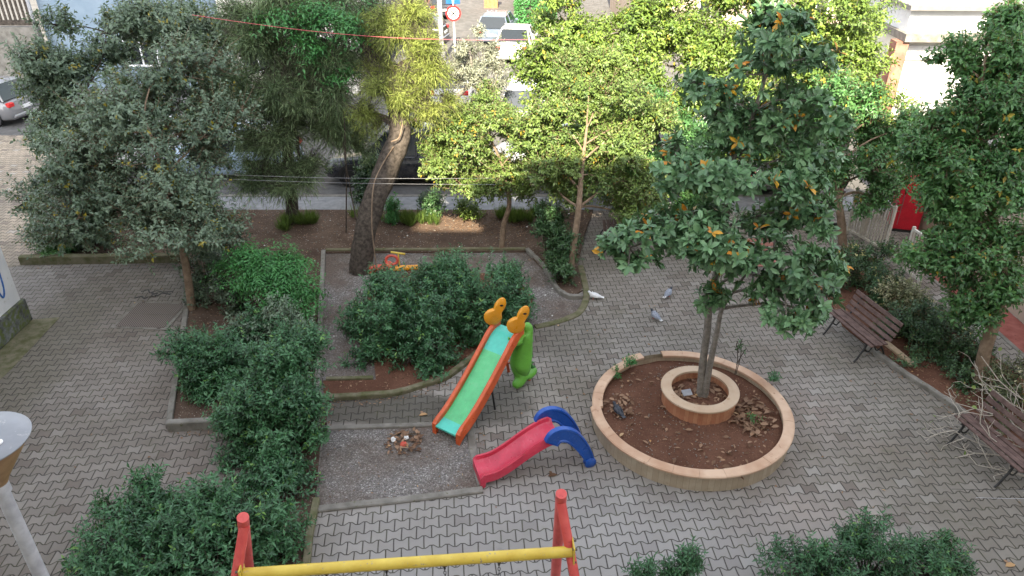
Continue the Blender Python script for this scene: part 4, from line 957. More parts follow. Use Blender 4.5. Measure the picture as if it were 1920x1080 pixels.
# local +x runs from the exit to the ladder
pr = [(0.0, .17), (.10, .165), (.28, .19), (.50, .30), (.75, .46), (.98, .58), (1.12, .62), (1.22, .62)]
pl = [(v.x, v.y) for v in spline([(a, b, 0) for a, b in pr], 8)]; n = len(pl)
hw = .185; mb = MB(); vs = []
for i, (x, z) in enumerate(pl):
    t = i / (n - 1); wall = .085 * min(1, .25 + t * 9) * min(1, .55 + (1 - t) * 5); dn = .02 if t > .12 else lerp(z - .0, .05, t / .12)
    o_ = hw + .035; fl = .012 * (1 - t); zb = max(0, z - .055 - (.11 if t < .12 else .02))
    if t < .10: zb = 0 if t < .06 else lerp(0, zb, (t - .06) / .04)
    sec = [(-o_ - .01, zb), (-o_ - fl, z + wall - .02), (-o_ + .012, z + wall), (-hw - .002, z + wall - .012), (-hw + .012, z + .018), (-hw + .045, z), (hw - .045, z), (hw - .012, z + .018), (hw + .002, z + wall - .012), (o_ - .012, z + wall), (o_ + fl, z + wall - .02), (o_ + .01, zb)]
    vs += [(x, y, zz) for y, zz in sec]
m12 = 12; fs = [(i * m12 + j, (i + 1) * m12 + j, (i + 1) * m12 + (j + 1) % m12, i * m12 + (j + 1) % m12) for i in range(n - 1) for j in range(m12)]
fs += [tuple(range(m12)), tuple((n - 1) * m12 + j for j in range(m12 - 1, -1, -1))]
fs = [tuple(reversed(f)) for f in fs]
mb.add(vs, fs); mb.build('chute', M['p_red'], root, smooth=True)
for s in (-1, 1):
    cen = [(1.06, .60), (1.13, .70), (1.24, .715), (1.38, .64), (1.52, .46), (1.62, .27), (1.69, .09)]
    wd = [.115, .125, .12, .11, .10, .085, .07]
    cs = [(v.x, v.y) for v in spline([(a, b, 0) for a, b in cen], 5)]; outer = []; inner = []
    for i, (x, z) in enumerate(cs):
        a = cs[min(i + 1, len(cs) - 1)]; b = cs[max(i - 1, 0)]; tx, tz = a[0] - b[0], a[1] - b[1]; l_ = math.hypot(tx, tz); nx, nz = -tz / l_, tx / l_
        w_ = np.interp(i / (len(cs) - 1) * 6, range(7), wd); outer.append((x + nx * w_, z + nz * w_)); inner.append((x - nx * w_, z - nz * w_))
    ol = outer + inner[::-1]; nn = len(ol); vs = []
    # rim and recessed web
    def shrink(k_):
        m__ = len(outer); res = []
        for i in range(m__): res.append((lerp(outer[i][0], inner[i][0], k_), lerp(outer[i][1], inner[i][1], k_)))
        for i in range(m__ - 1, -1, -1): res.append((lerp(inner[i][0], outer[i][0], k_), lerp(inner[i][1], outer[i][1], k_)))
        return res
    yo = s * (hw + .055)
    layers = [(ol, -.04), (ol, .04), (shrink(.10), .045), (shrink(.16), .026)]
    layers = [(shrink(.16), -.026), (shrink(.10), -.045)] + layers
    for o2, yy in layers: vs += [(x, yo + yy, z) for x, z in o2]
    fs = [(i * nn + j, i * nn + (j + 1) % nn, (i + 1) * nn + (j + 1) % nn, (i + 1) * nn + j) for i in range(len(layers) - 1) for j in range(nn)]
    half = nn // 2
    for lay, rev in ((0, False), (len(layers) - 1, True)):
        for i in range(half - 1):
            f = (lay * nn + i, lay * nn + i + 1, lay * nn + nn - 2 - i, lay * nn + nn - 1 - i); fs.append(f if not rev else tuple(reversed(f)))
    mb = MB(); mb.add(vs, fs); lg = mb.build('ladder_side', M['p_blue'], root, smooth=True)
    mb = MB(); mb.tube([(1.69, yo - .055, .075), (1.69, yo - .04, .075), (1.69, yo + .04, .075), (1.69, yo + .055, .075)], [.07, .092, .092, .07], 18); mb.build('foot', M['p_blue'], lg, smooth=True)
for (x, z) in ((1.50, .42), (1.60, .20)): mb = MB(); mb.box((x, 0, z), (.09, hw * 2 + .04, .03), bev=.008); mb.build('step', M['p_blue'], root)

# ------------------------------------------------------------------ spring toy and yellow tube behind the shrub
a = P(716, 512); root = empty('rocking_toy', (a.x, a.y, 0), R(5), 'coral plastic rocking seat with looped back on a yellow tube, behind the big shrub', 'rocking toy')
mb = MB(); mb.tube([(-.22, 0, .02), (-.2, 0, .14), (-.08, 0, .14), (.06, 0, .13), (.18, 0, .18), (.24, .02, .24)], [.09, .10, .075, .085, .10, .06], 14, flat=.75); mb.build('seat', M['p_coral'], root, smooth=True)
mb = MB(); loop = [(.24 + .13 * math.cos(t), .03 + .02 * math.sin(t), .30 + .10 * math.sin(t)) for t in np.linspace(0, 6.283, 22)]; mb.tube(loop, .032, 8, cap=False); mb.build('backrest', M['p_coral'], root, smooth=True)
mb = MB(); mb.tube([(.14, .05, .07), (.42, .05, .08), (.80, .05, .08)], [.06, .065, .06], 14); mb.build('tube', M['p_yellow'], root, smooth=True)
mb = MB(); mb.tube([(.40, .05, .08), (.39, .08, .42)], .018, 8); mb.tube([(.24, .02, .50), (.53, .14, .38)], .025, 10); mb.build('handlebar', M['s_yellow'], root, smooth=True)

# ------------------------------------------------------------------ round planter
oc = Vector((2.86, 9.42, 0)); RO = 1.60
root = empty('round_planter', oc, 0, 'large round planter wall faced in tan stone slips on the grey paving', 'planter')
mb = MB(); mb.lathe([(RO - .04, 0), (RO - .04, .265)], 120); mb.lathe([(RO - .155, .27), (RO - .155, .0)], 120); mb.build('wall', M['ring_side'], root, smooth=True)
mb = MB(); ncap = 26
for i in range(ncap):
    a0 = 2 * math.pi * i / ncap + .0015; a1 = 2 * math.pi * (i + 1) / ncap - .0005; am = (a0 + a1) / 2
    deg = math.degrees(am) % 360; dr = 0; dz = random.uniform(-.002, .004)
    if 92 < deg < 104: continue
    if 104 < deg < 128: dr = -.05 if deg < 116 else .03
    if 128 < deg < 180: dr = -.035
    if 180 < deg < 188: dr = .0
    prof = [(RO - .17 + dr, .27), (RO - .17 + dr, .305), (RO - .16 + dr, .312), (RO - .02 + dr, .312), (RO + dr, .30), (RO + dr, .275), (RO - .17 + dr, .27)]
    mb.lathe([(r__, z__ + dz) for r__, z__ in prof], 6, (0, 0, 0), a0, a1)
    for aa, rv in ((a0, 1), (a1, 0)):
        f = [(r__ * math.cos(aa), r__ * math.sin(aa), z__ + dz) for r__, z__ in prof[:-1]]; mb.add(f, [tuple(range(6)) if rv else tuple(range(5, -1, -1))])
mb.build('coping', M['ring_cap'], root)
def soil_disc(r, z, seg=64):
    mb = MB(); rings = 16; vs = [(0, 0, z + .03)]
    for i in range(1, rings + 1):
        for j in range(seg): a_ = 2 * math.pi * j / seg; rr_ = r * i / rings; vs.append((rr_ * math.cos(a_), rr_ * math.sin(a_), z + .03 * math.cos(i / rings * 1.5) + random.uniform(-.012, .012)))
    fs = [(0, 1 + j, 1 + (j + 1) % seg) for j in range(seg)] + [(1 + (i - 1) * seg + j, 1 + i * seg + j, 1 + i * seg + (j + 1) % seg, 1 + (i - 1) * seg + (j + 1) % seg) for i in range(1, rings) for j in range(seg)]
    mb.add(vs, fs); return mb
soil_disc(RO - .15, .19).build('soil', M['soil_dark'], root, smooth=True)
ic = Vector((3.05, 9.66, 0)); RI = .62
iroot = empty('inner_planter', (ic.x, ic.y, .2), 0, 'small round stone ring inside the large planter, holding the magnolia', 'planter')
mb = MB(); mb.lathe([(RI - .03, 0), (RI - .03, .26)], 64); mb.lathe([(RI - .15, .27), (RI - .15, 0)], 64); mb.build('wall', M['ring_side_red'], iroot, smooth=True)
mb = MB(); mb.lathe([(RI - .165, .262), (RI - .165, .30), (RI - .02, .303), (RI + .005, .293), (RI + .005, .265), (RI - .165, .262)], 64); mb.build('coping', M['ring_cap_s'], iroot, smooth=True)
soil_disc(RI - .145, .14, 40).build('soil', M['soil_dark'], iroot, smooth=True)
def circ(c, r, n=24): return [(c[0] + r * math.cos(6.283 * i / n), c[1] + r * math.sin(6.283 * i / n)) for i in range(n)]
litter('leaf_litter', circ(oc, RO - .28), 130, .235, .085, label='curled dry leaves on the planter soil')
litter('leaf_litter', circ(oc + Vector((.95, -.15, 0)), .42), 130, .245, .11)
litter('leaf_litter', circ(oc + Vector((-1.15, .1, 0)), .28), 60, .24, .10)
litter('leaf_litter', circ(oc + Vector((.3, -1.25, 0)), .35), 24, .24, .09)
litter('leaf_litter', circ(ic, RI - .2), 90, .375, .09)
pebbles('soil_stones', circ(oc, RO - .28), 500, .225, .006, .016)
mb = MB(); mb.box((0, 0, 0), (.16, .11, .012)); b_ = mb.build('plaque', M['metal'], loc=P(1288, 736, .42)); b_.rotation_euler = (R(25), 0, R(15)); tag(b_, 'small grey name plate propped inside the inner stone ring', 'plaque')

# ------------------------------------------------------------------ benches
def bench(label, f0, f1, flip=1, wood='wood', group='slatted park benches', h=.43):
    f0 = Vector(f0); f1 = Vector(f1); L = (f1 - f0).length; d = (f1 - f0).normalized(); mid = (f0 + f1) / 2
    rz = math.atan2(d.y, d.x); root = empty('park_bench', (mid.x, mid.y, 0), rz, label, 'bench', group)
    s = flip     # +1: the back lies on local +y
    seat = [(.03, h - .015, -8), (.125, h - .005, 4), (.215, h - .012, 6), (.305, h - .005, -2)]; back = [(.40, h + .055, 48), (.452, h + .15, 66), (.492, h + .255, 70), (.53, h + .36, 70)]
    for nm, sl in (('seat', seat), ('backrest', back)):
        mb = MB()
        for y, z, an in sl: mb.box((0, s * y, z), (L, .076, .028), rx=R(an) * s, bev=.006)
        mb.build(nm, M[wood], root)
    for x in (-L / 2 + .17, L / 2 - .17):
        mb = MB(); sp_ = lambda pts: spline([(x, s * y, z) for y, z in pts], 6)
        mb.tube(sp_([(0, h - .05), (.10, h - .035), (.22, h - .045), (.34, h - .03), (.42, h + .06), (.50, h + .22), (.555, h + .37)]), .017, 8)
        mb.tube(sp_([(.06, h - .04), (.03, h - .15), (-.03, h - .27), (-.08, .06), (-.13, .0)]), .018, 8)
        mb.tube(sp_([(.34, h - .03), (.37, h - .15), (.44, h - .27), (.49, .06), (.55, .0)]), .018, 8)
        mb.tube(sp_([(.02, h - .18), (.12, h - .24), (.21, h - .14), (.30, h - .24), (.39, h - .18)]), .012, 6)
        mb.build('leg', M['iron'], root, smooth=True)
    return root
bench('brown slatted bench beside the dark hedge, clear of branches', P(1553, 582, .43), P(1634, 650, .43), 1)
bench('brown slatted bench under the bare branches at the right edge', P(1790, 778, .43), P(1915, 885, .43), 1)
bench('reddish slatted bench half hidden behind the magnolia crown', P(1400, 500, .43), P(1468, 496, .43), 1, 'wood_red')
bench('dark bench glimpsed left of the magnolia crown beside the soil path', P(1135, 462, .43), P(1130, 412, .43), -1, 'wood')

# ------------------------------------------------------------------ railings, red kiosk
def railing(label, a, b, h=1.15, n=12, post=True):
    a = Vector(a); b = Vector(b); L = (b - a).length; rz = math.atan2(b.y - a.y, b.x - a.x)
    root = empty('railing', (a.x, a.y, 0), rz, label, 'railing', 'cream iron railings by the entrance')
    for zz in (h, .12): mb = MB(); mb.box((L / 2, 0, zz), (L, .045, .05)); mb.build('rail', M['railing'], root)
    for i in range(1, n): mb = MB(); mb.box((L * i / n, 0, h / 2 + .06), (.024, .024, h - .17)); mb.build('bar', M['railing'], root)
    for x in (0, L): mb = MB(); mb.box((x, 0, h / 2 + .03), (.055, .055, h + .06)); mb.build('post', M['railing'], root)
    return root
railing('cream iron railing right of the orange-brown trunk', P(1588, 438), P(1656, 476), 1.15, 13)
railing('short cream railing nearer the camera, below the red cabinet', P(1690, 510), P(1722, 535), 1.05, 8)
mb = MB(); o = P(1618, 448); mb.box((0, 0, .95), (.11, .11, 1.9)); mb.box((0, 0, 1.93), (.15, .15, .06), bev=.01); o_ = mb.build('gate_post', M['railing'], loc=(o.x, o.y + .1, 0)); tag(o_, 'thick rust-stained cream post standing in the middle of the railing', 'post')
kp = P(1694, 436); root = empty('red_cabinet', (kp.x, kp.y, 0), R(-14), 'tall bright red metal cabinet behind the railing', 'cabinet')
mb = MB(); mb.box((.0, .25, .72), (.62, .5, 1.3), bev=.02); mb.build('cabinet', M['red_metal'], root)
mb = MB(); mb.box((0, .25, .05), (.55, .44, .10)); mb.build('plinth', M['iron'], root)
mb = MB(); mb.box((-.2, -.008, .75), (.012, .012, 1.1)); mb.box((.16, -.012, .7), (.03, .02, .12)); mb.build('door_trim', M['grey_frame'], root)

# ------------------------------------------------------------------ manhole, gap in paving, rubbish
mc = [P(225, 614), P(322, 614), P(337, 570), P(249, 570)]; cx_ = sum((p for p in mc), Vector()) / 4
k = NT('manhole_checker', .6, .4); ch = k.n('TexWave'); ch.inputs['Scale'].default_value = 14; ch.bands_direction = 'DIAGONAL'; k.l(k.co(), ch.inputs['Vector'])
k.base(k.mix(ch.outputs['Fac'], (.05, .04, .035), (.20, .16, .14))); k.bump(ch.outputs['Fac'], .5, .006); M['checker'] = k.m
root = empty('manhole_cover', (cx_.x, cx_.y, 0), R(-4), 'square double-leaf iron manhole cover in the left paving', 'manhole cover')
mb = MB(); mb.box((0, 0, .004), (1.14, 1.02, .016)); mb.build('surround', M['concrete'], root)
for y in (-.23, .23): mb = MB(); mb.box((0, y, .012), (.98, .44, .014)); mb.build('leaf', M['checker'], root)
mb = MB()
for x, y in ((-.4, -.47), (.4, -.47), (-.4, .47), (.4, .47)): mb.box((x, y, .016), (.06, .04, .014))
mb.build('hinge', M['rust'], root)
root = empty('paving_gap', (P(290, 552).x, P(290, 552).y, 0), 0, 'dark gap of missing broken pavers beyond the manhole cover', 'broken paving')
mb = MB(); z = .006
pts = [(-.28, .10), (-.20, .22), (-.12, .10), (.02, .22), (.10, .12), (.20, .06), (.36, .12), (.40, .05), (.22, -.01), (.10, .02), (.02, -.10), (-.08, -.02), (-.16, -.22), (-.30, -.20), (-.22, -.06), (-.10, .05), (-.18, .06)]
mb.tube([(x, y, .0) for x, y in [(-.34, .12), (-.22, .20), (-.14, .08), (-.02, .16), (.12, .10), (.34, .13)]], .022, 5, flat=.3); mb.tube([(x, y, 0) for x, y in [(-.36, -.16), (-.24, -.08), (-.14, -.18), (-.04, -.02), (.08, -.06), (.14, .06), (.34, .00)]], .032, 5, flat=.3)
mb.tube([(x, y, 0) for x, y in [(-.10, .10), (-.04, .02), (.05, .06)]], .03, 5, flat=.3)
mb.build('gap', M['iron'], root)
mb = MB(); mb.box((-.05, -.12, .02), (.05, .04, .03)); mb.box((.02, -.09, .02), (.03, .03, .02)); mb.build('rubble', M['concrete'], root)
rp = P(757, 832)
litter('leaf_pile', circ((rp.x, rp.y), .30), 110, .01, .085, lift=.06, label='small pile of dead leaves and rubbish on the front gravel')
def lump(r, seed):
    rs = np.random.default_rng(seed); mb = MB(); vs = []; fs = []; n1, n2 = 7, 5
    for i in range(n2 + 1):
        for j in range(n1): a_ = 6.283 * j / n1; b_ = math.pi * i / n2; q_ = r * (.7 + .5 * rs.random()); vs.append((q_ * math.sin(b_) * math.cos(a_), q_ * math.sin(b_) * math.sin(a_), q_ * .6 * math.cos(b_) + r * .5))
    for i in range(n2):
        for j in range(n1): fs.append((i * n1 + j, (i + 1) * n1 + j, (i + 1) * n1 + (j + 1) % n1, i * n1 + (j + 1) % n1))
    mb.add(vs, fs); return mb
for i, (px, py, m_, lb) in enumerate(((738, 826, 'paper', 'crumpled white paper at the left of the leaf pile'), (762, 823, 'paper', 'crumpled white paper behind the middle of the leaf pile'), (757, 835, 'p_coral', 'crumpled pinkish scrap in the middle of the leaf pile'))):
    o = lump(.05 if i < 2 else .055, i).build('crumpled_paper', M[m_], loc=P(px, py, .02)); tag(o, lb, 'litter', 'scraps on the leaf pile')
for i, (px, py, lb) in enumerate(((793, 779, 'single orange-tan dry leaf left of the tall slide foot'), (1036, 893, 'dark red-brown curled leaf in front of the small slide'), (1226, 879, 'orange leaf by the front foot of the round planter wall'), (1895, 1062, 'orange leaf on the paving in the lower right corner'))):
    c = P(px, py, .004); o = leaf_obj('fallen_leaf', np.array([[-.07, 0, 0], [-.01, .03, .004]]), np.array([[1., .2, .12], [-.4, 1, .2]]), np.array([[.1, .1, 1.], [0, .2, 1]]), np.array([.15, .08]), np.array([.08, .05]), np.array([.98, .8]) if i != 1 else np.array([.1, .2]), M['lf_fallen'], None, 'oval')
    o.location = c; tag(o, lb, 'leaf', 'single dry leaves on the ground')

# ------------------------------------------------------------------ pigeons
def pigeon(label, p, heading, body, head, wingm, tail, z=0.0, s=1.0, lean=0):
    root = empty('pigeon', (p[0], p[1], z), heading, label, 'pigeon', 'pigeons on the square'); root.scale = (s * .88, s * .88, s * .88)
    V = [(0, 0, .115), (.055, 0, .128), (.095, 0, .160), (.118, 0, .190), (.140, 0, .192), (-.06, 0, .105), (-.12, 0, .092), (-.20, 0, .080)]
    E = [(0, 1), (1, 2), (2, 3), (3, 4), (0, 5), (5, 6), (6, 7)]
    skin_body('body', V, E, [(.058, .060), (.052, .055), (.032, .034), (.026, .027), (.014, .014), (.050, .050), (.030, .034), (.010, .030)], body, root)
    mb = MB(); mb.tube([(.09, 0, .162), (.108, 0, .182), (.124, 0, .196), (.142, 0, .190)], [.034, .031, .0285, .016], 12); mb.build('head_feathers', head, root, smooth=True)
    mb = MB(); mb.tube([(.150, 0, .188), (.178, 0, .180)], [.008, .002], 6); mb.build('beak', M['iron'], root)
    mb = MB(); mb.tube([(-.11, 0, .094), (-.16, 0, .086), (-.245, 0, .076)], [.028, .036, .038], 10, flat=.28, up=(0, 0, 1)); mb.build('tail', tail, root, smooth=True)
    for q in (-1, 1):
        mb = MB(); mb.tube([(.05, q * .046, .135), (0, q * .060, .130), (-.08, q * .052, .112), (-.17, q * .030, .092)], [.018, .042, .036, .008], 10, flat=.42, up=(0, q, .35)); mb.build('wing', wingm, root, smooth=True)
        mb = MB(); mb.tube([(.0, q * .024, .07), (.005, q * .026, .004), (.035, q * .028, .003)], [.007, .004, .003], 6); mb.build('leg', M['p_coral'], root)
M['f_grey'] = mottled('pigeon_grey', (.20, .22, .27), (.32, .35, .41), 30, .6, .3, 0)
M['f_dark'] = mottled('pigeon_dark', (.02, .025, .035), (.05, .055, .07), 30, .5, .4, 0)
M['f_white'] = mottled('pigeon_white', (.62, .63, .65), (.8, .8, .8), 30, .6, .3, 0)
M['f_mix'] = mottled('pigeon_pied', (.05, .055, .07), (.75, .75, .75), 22, .6, .3, 0)
c = P(1113, 561); pigeon('white pigeon beside the curved mossy kerb', c, R(168), M['f_white'], M['f_white'], M['f_white'], M['f_white'])
c = P(1253, 556); pigeon('grey pigeon with dark head just below the magnolia leaves', c, R(52), M['f_grey'], M['f_dark'], M['f_grey'], M['f_mix'])
c = P(1227, 598); pigeon('grey pigeon with dark head and white-splashed tail, midway to the planter', c, R(122), M['f_grey'], M['f_dark'], M['f_grey'], M['f_mix'])
c = P(1157, 775, .22); pigeon('dark slate pigeon on the planter soil near its left wall', c, R(118), M['f_dark'], M['f_dark'], M['f_dark'], M['f_dark'], z=.21, s=.95)

# ------------------------------------------------------------------ person at the path end, mostly behind leaves
pp = P(1556, 424); root = empty('person', (pp.x, pp.y, 0), R(35), 'person in mauve trousers and dark coat walking behind the leaves at the path end', 'person')
V = [(0, 0, .98), (0, .01, 1.16), (0, 0, 1.38), (0, .02, 1.50), (0, .03, 1.63), (-.17, 0, 1.40), (-.23, -.02, 1.14), (-.24, .08, .90), (-.25, .11, .82), (.17, 0, 1.40), (.24, -.03, 1.15), (.25, .05, .90), (.25, .08, .82), (-.09, 0, .88), (-.10, .08, .50), (-.10, .02, .08), (-.10, .14, .04), (.09, 0, .88), (.10, -.06, .50), (.10, -.20, .10), (.10, -.10, .04), (0, .035, 1.72)]
E = [(0, 1), (1, 2), (2, 3), (3, 4), (4, 21), (2, 5), (5, 6), (6, 7), (7, 8), (2, 9), (9, 10), (10, 11), (11, 12), (0, 13), (13, 14), (14, 15), (15, 16), (0, 17), (17, 18), (18, 19), (19, 20)]
rr = [.14, .13, .14, .055, .09, .06, .045, .032, .026, .06, .045, .032, .026, .085, .06, .042, .035, .085, .06, .042, .035, .085]
skin_body('body', V, E, rr, M['skin'], root)
skin_body('trousers', [(0, 0, 1.0), (-.09, 0, .88), (-.10, .08, .50), (-.10, .02, .12), (.09, 0, .88), (.10, -.06, .50), (.10, -.20, .14)], [(0, 1), (1, 2), (2, 3), (0, 4), (4, 5), (5, 6)], [.155, .11, .08, .068, .11, .08, .068], M['trousers'], root)
skin_body('coat', [(0, 0, 1.0), (0, .01, 1.16), (0, 0, 1.42), (-.17, 0, 1.42), (-.23, -.02, 1.14), (-.24, .07, .93), (.17, 0, 1.42), (.24, -.03, 1.15), (.25, .04, .93)], [(0, 1), (1, 2), (2, 3), (3, 4), (4, 5), (2, 6), (6, 7), (7, 8)], [.175, .16, .15, .085, .065, .05, .085, .065, .05], M['coat'], root)
mb = MB(); mb.tube([(0, -.01, 1.62), (0, 0, 1.70), (0, .02, 1.80)], [.09, .115, .05], 12); mb.build('hair', M['iron'], root, smooth=True)
for y, x in ((.08, -.10), (-.16, .10)): mb = MB(); mb.tube([(x, y - .08, .05), (x, y + .06, .05), (x, y + .16, .035)], [.045, .05, .03], 8); mb.build('shoe', M['iron'], root, smooth=True)
mb = MB()
for sx in (-.25, .25):
    for q in range(4): mb.tube([(sx + (q - 1.5) * .018, .10, .80), (sx + (q - 1.5) * .019, .125, .755), (sx + (q - 1.5) * .017, .11, .725 + .008 * abs(q - 1.5))], [.010, .009, .007], 6)
    mb.tube([(sx * .9, .13, .82), (sx * .84, .145, .77)], [.011, .008], 6)
mb.build('fingers', M['skin'], root, smooth=True)
mb = MB(); mb.lathe([(0, -.05), (.11, -.045), (.15, 0), (.11, .045), (0, .05)], 20); bg_ = mb.build('round_bag', M['bag'], smooth=True, loc=(pp.x - .20, pp.y - .02, .17)); bg_.rotation_euler = (R(78), 0, R(20)); tag(bg_, 'round brown leather bag held low beside the walking person', 'bag')
# ================================================================== TREES AND SHRUBS
def tp(*q): return [Q(*a) if len(a) == 3 and a[2] > 3.2 else P(*a) for a in q]
# left tree
b0 = P(360, 583); 
tree('broadleaf_tree', 'slim leaning tree with broad grey-green crown above the left hedge', [b0, Q(352, 520, 12.95), Q(340, 455, 13.0), Q(328, 380, 13.2), Q(300, 300, 13.6), Q(270, 220, 14)], [.085, .075, .07, .06, .045, .025],
     [B(270, 395, 13.5, 110, 55), B(330, 330, 13.8, 120, 95), B(205, 340, 14.0, 120, 95), B(250, 215, 14.6, 150, 90), B(400, 260, 14.6, 80, 95), B(340, 430, 13.1, 110, 50), B(150, 415, 13.4, 105, 50), B(330, 130, 15.4, 110, 70)],
     M['bark_light'], M['lf_grey'], 5600, 12, .080, .52, .30, special=.02, droop=.3, sub=11, spread=1.1)
b1 = P(150, 462)
tree('broadleaf_tree', 'dense taller tree behind and left of the slim leaning one', [b1, Q(135, 380, 16.2), Q(140, 280, 16.4), Q(160, 170, 16.6)], [.12, .10, .08, .03],
     [B(75, 150, 16.5, 85, 80), B(120, 260, 16.3, 85, 80), B(110, 360, 16.2, 75, 60), B(200, 60, 17.5, 100, 60), B(330, 40, 18.5, 110, 45), B(140, 430, 15.9, 80, 32), B(410, 150, 18, 60, 90)],
     M['bark'], M['lf_grey'], 4600, 12, .092, .52, .32, special=.03, droop=.3, sub=10, subr=.42)
# conifers
b2 = P(550, 419)
tree('weeping_tree', 'dark weeping needle-leaved tree in shade, left of the leaning trunk', [b2, Q(545, 350, 17.3), Q(540, 250, 17.4), Q(560, 120, 17.6), Q(570, -30, 17.8)], [.17, .15, .13, .10, .06],
     [B(560, 330, 16.9, 55, 45), B(520, 240, 17.0, 70, 80), B(625, 250, 17.3, 55, 85), B(500, 130, 17.2, 85, 85), B(610, 130, 17.0, 90, 80), B(480, 30, 17.6, 80, 70), B(600, 10, 17.8, 110, 60), B(690, 60, 17.9, 50, 80), B(490, 330, 17.0, 45, 40), B(560, 190, 17, 80, 70)],
     M['bark'], M['lf_needle'], 7400, 18, .15, .085, .55, mode='needle', tpl='blade', droop=.2, sub=9)
v0 = P(640, 470)
shrub('climbing_vine', 'fresh green climbing vine sprawling through the dark weeping tree', [B(640, 50, 16.3, 55, 22), B(575, 95, 16.3, 36, 24), B(520, 45, 16.5, 45, 14), B(692, 40, 16.6, 18, 35), B(640, 140, 16.4, 30, 18), B(600, 20, 16.6, 50, 12)], M['lf_bright'], 230, 20, .095, .38, .42, base=(b2.x + .3, b2.y - .4, 0), mode='pinnate', cat='vine', stems=.35, shoots=0, up=.8, tintbias=.05)
b3 = P(676, 508)
tr3 = tree('leaning_tree', 'thick dark leaning trunk with sunlit yellow-green weeping crown', [b3, Q(684, 440, 14.7), Q(700, 380, 14.9), Q(728, 310, 15.2), Q(750, 250, 15.5), Q(738, 190, 15.9), Q(700, 110, 16.4), Q(672, 60, 16.8)], [.27, .235, .25, .26, .24, .17, .14, .10],
     [B(760, 40, 16.2, 60, 55), B(765, 120, 15.8, 55, 55), B(735, 175, 15.6, 45, 40), B(805, 180, 15.8, 50, 40), B(710, 140, 16.2, 32, 50), B(775, 20, 16.8, 36, 50), B(800, 110, 16.4, 22, 36), B(690, 215, 15.6, 28, 35)],
     M['bark'], M['lf_needle_y'], 3400, 22, .095, .10, .46, mode='needle', tpl='blade', droop=.2, sub=8, limb_from=.6)
mb = MB()
for pts in ([(755, 232, 15.2), (748, 258, 15.1), (733, 266, 15.0)], [(738, 275, 15.1), (716, 310, 14.9), (700, 350, 14.5), (697, 420, 14.3), (702, 470, 14.2), (706, 500, 14.2)]):
    mb.tube(spline([Q(*p) - Vector(b3) for p in pts], 5), .014, 6)
mb.build('bare_stem', M['bark_light'], tr3, smooth=True)
# dark clipped bush near the trunk, street side
shrub('round_bush', 'dark round bush left of the leaning trunk at the street edge', [B(692, 325, 18.7, 30, 36), B(690, 350, 18.6, 26, 24)], M['lf_dark'], 520, 10, .085, .5, .22, base=(P(688, 372).x, 18.85, 0))
# small sunlit tree
b4 = P(940, 470)
tree('slim_tree', 'slim tree with fine sunlit yellow-green leaves left of the dark bush', [b4, Q(945, 420, 15.8), Q(955, 380, 15.8), Q(945, 320, 15.9), Q(920, 260, 16)], [.07, .06, .055, .04, .02],
     [B(880, 250, 16.2, 80, 60), B(950, 300, 16.0, 70, 55), B(840, 305, 16.0, 55, 50), B(900, 345, 15.8, 70, 30), B(970, 230, 16.4, 45, 45), B(830, 240, 16.4, 50, 45), B(920, 200, 16.8, 50, 35), B(1000, 340, 15.8, 40, 40)],
     M['bark_light'], M['lf_olive'], 4200, 11, .072, .48, .25, droop=.2, sub=9, special=.02)
b5 = P(1068, 532)
tree('slim_tree', 'slim tree rising from the curved kerb corner beside the dark bush', [b5, Q(1074, 470, 14.1), Q(1084, 400, 14.2), Q(1090, 330, 14.5), Q(1100, 240, 15)], [.075, .07, .065, .05, .025],
     [B(1080, 330, 14.8, 75, 60), B(1150, 270, 15.2, 75, 60), B(1040, 240, 15.4, 60, 55), B(1110, 180, 15.8, 85, 50), B(1190, 345, 15.0, 60, 50), B(1030, 330, 15.2, 50, 45), B(1170, 400, 14.8, 45, 25), B(1010, 280, 15.6, 50, 50), B(1120, 120, 16.4, 70, 40), B(1200, 220, 15.8, 60, 50)],
     M['bark_light'], M['lf_olive'], 5200, 11, .08, .48, .28, droop=.25, sub=9, special=.01)
# big sunlit trees behind
def bigtree(label, base, blobs, n, lm='lf_sun', leaf=.11, tr=.16):
    c = blobs[0][0]; bx, by = base
    return tree('broadleaf_tree', label, [(bx, by, 0), (bx + .05, by, 1.5), (lerp(bx, c[0], .5), lerp(by, c[1], .5), 2.6), (c[0], c[1], c[2])], [tr, tr * .8, tr * .6, tr * .25], blobs, M['bark_grey'], M[lm], n, 9, leaf, .52, .34, droop=.25, sub=10, special=.02, group='sunlit broadleaf trees behind the garden')
bigtree('broad sunlit tree right of the far street, its crown over the parked cars', (1.9, 19.6), [B(1090, 120, 19.5, 75, 70), B(1060, 40, 20, 70, 60), B(1160, 60, 20, 90, 70), B(1180, 160, 19, 80, 55), B(1035, 165, 19.5, 45, 45), B(1120, 230, 19, 80, 50), B(1000, 110, 20.5, 28, 60), B(1180, 300, 18.5, 80, 45), B(1060, 300, 18.6, 60, 50)], 6200)
bigtree('broad sunlit tree directly behind the magnolia top', (5.6, 20.0), [B(1330, 90, 19.8, 95, 70), B(1270, 30, 20.4, 80, 55), B(1400, 40, 20.6, 90, 60), B(1300, 190, 19, 90, 50), B(1400, 180, 19.4, 80, 50), B(1340, 260, 18.8, 80, 40), B(1280, 330, 18.4, 80, 45), B(1200, 110, 20.2, 70, 60), B(1380, 120, 20, 80, 60)], 6600)
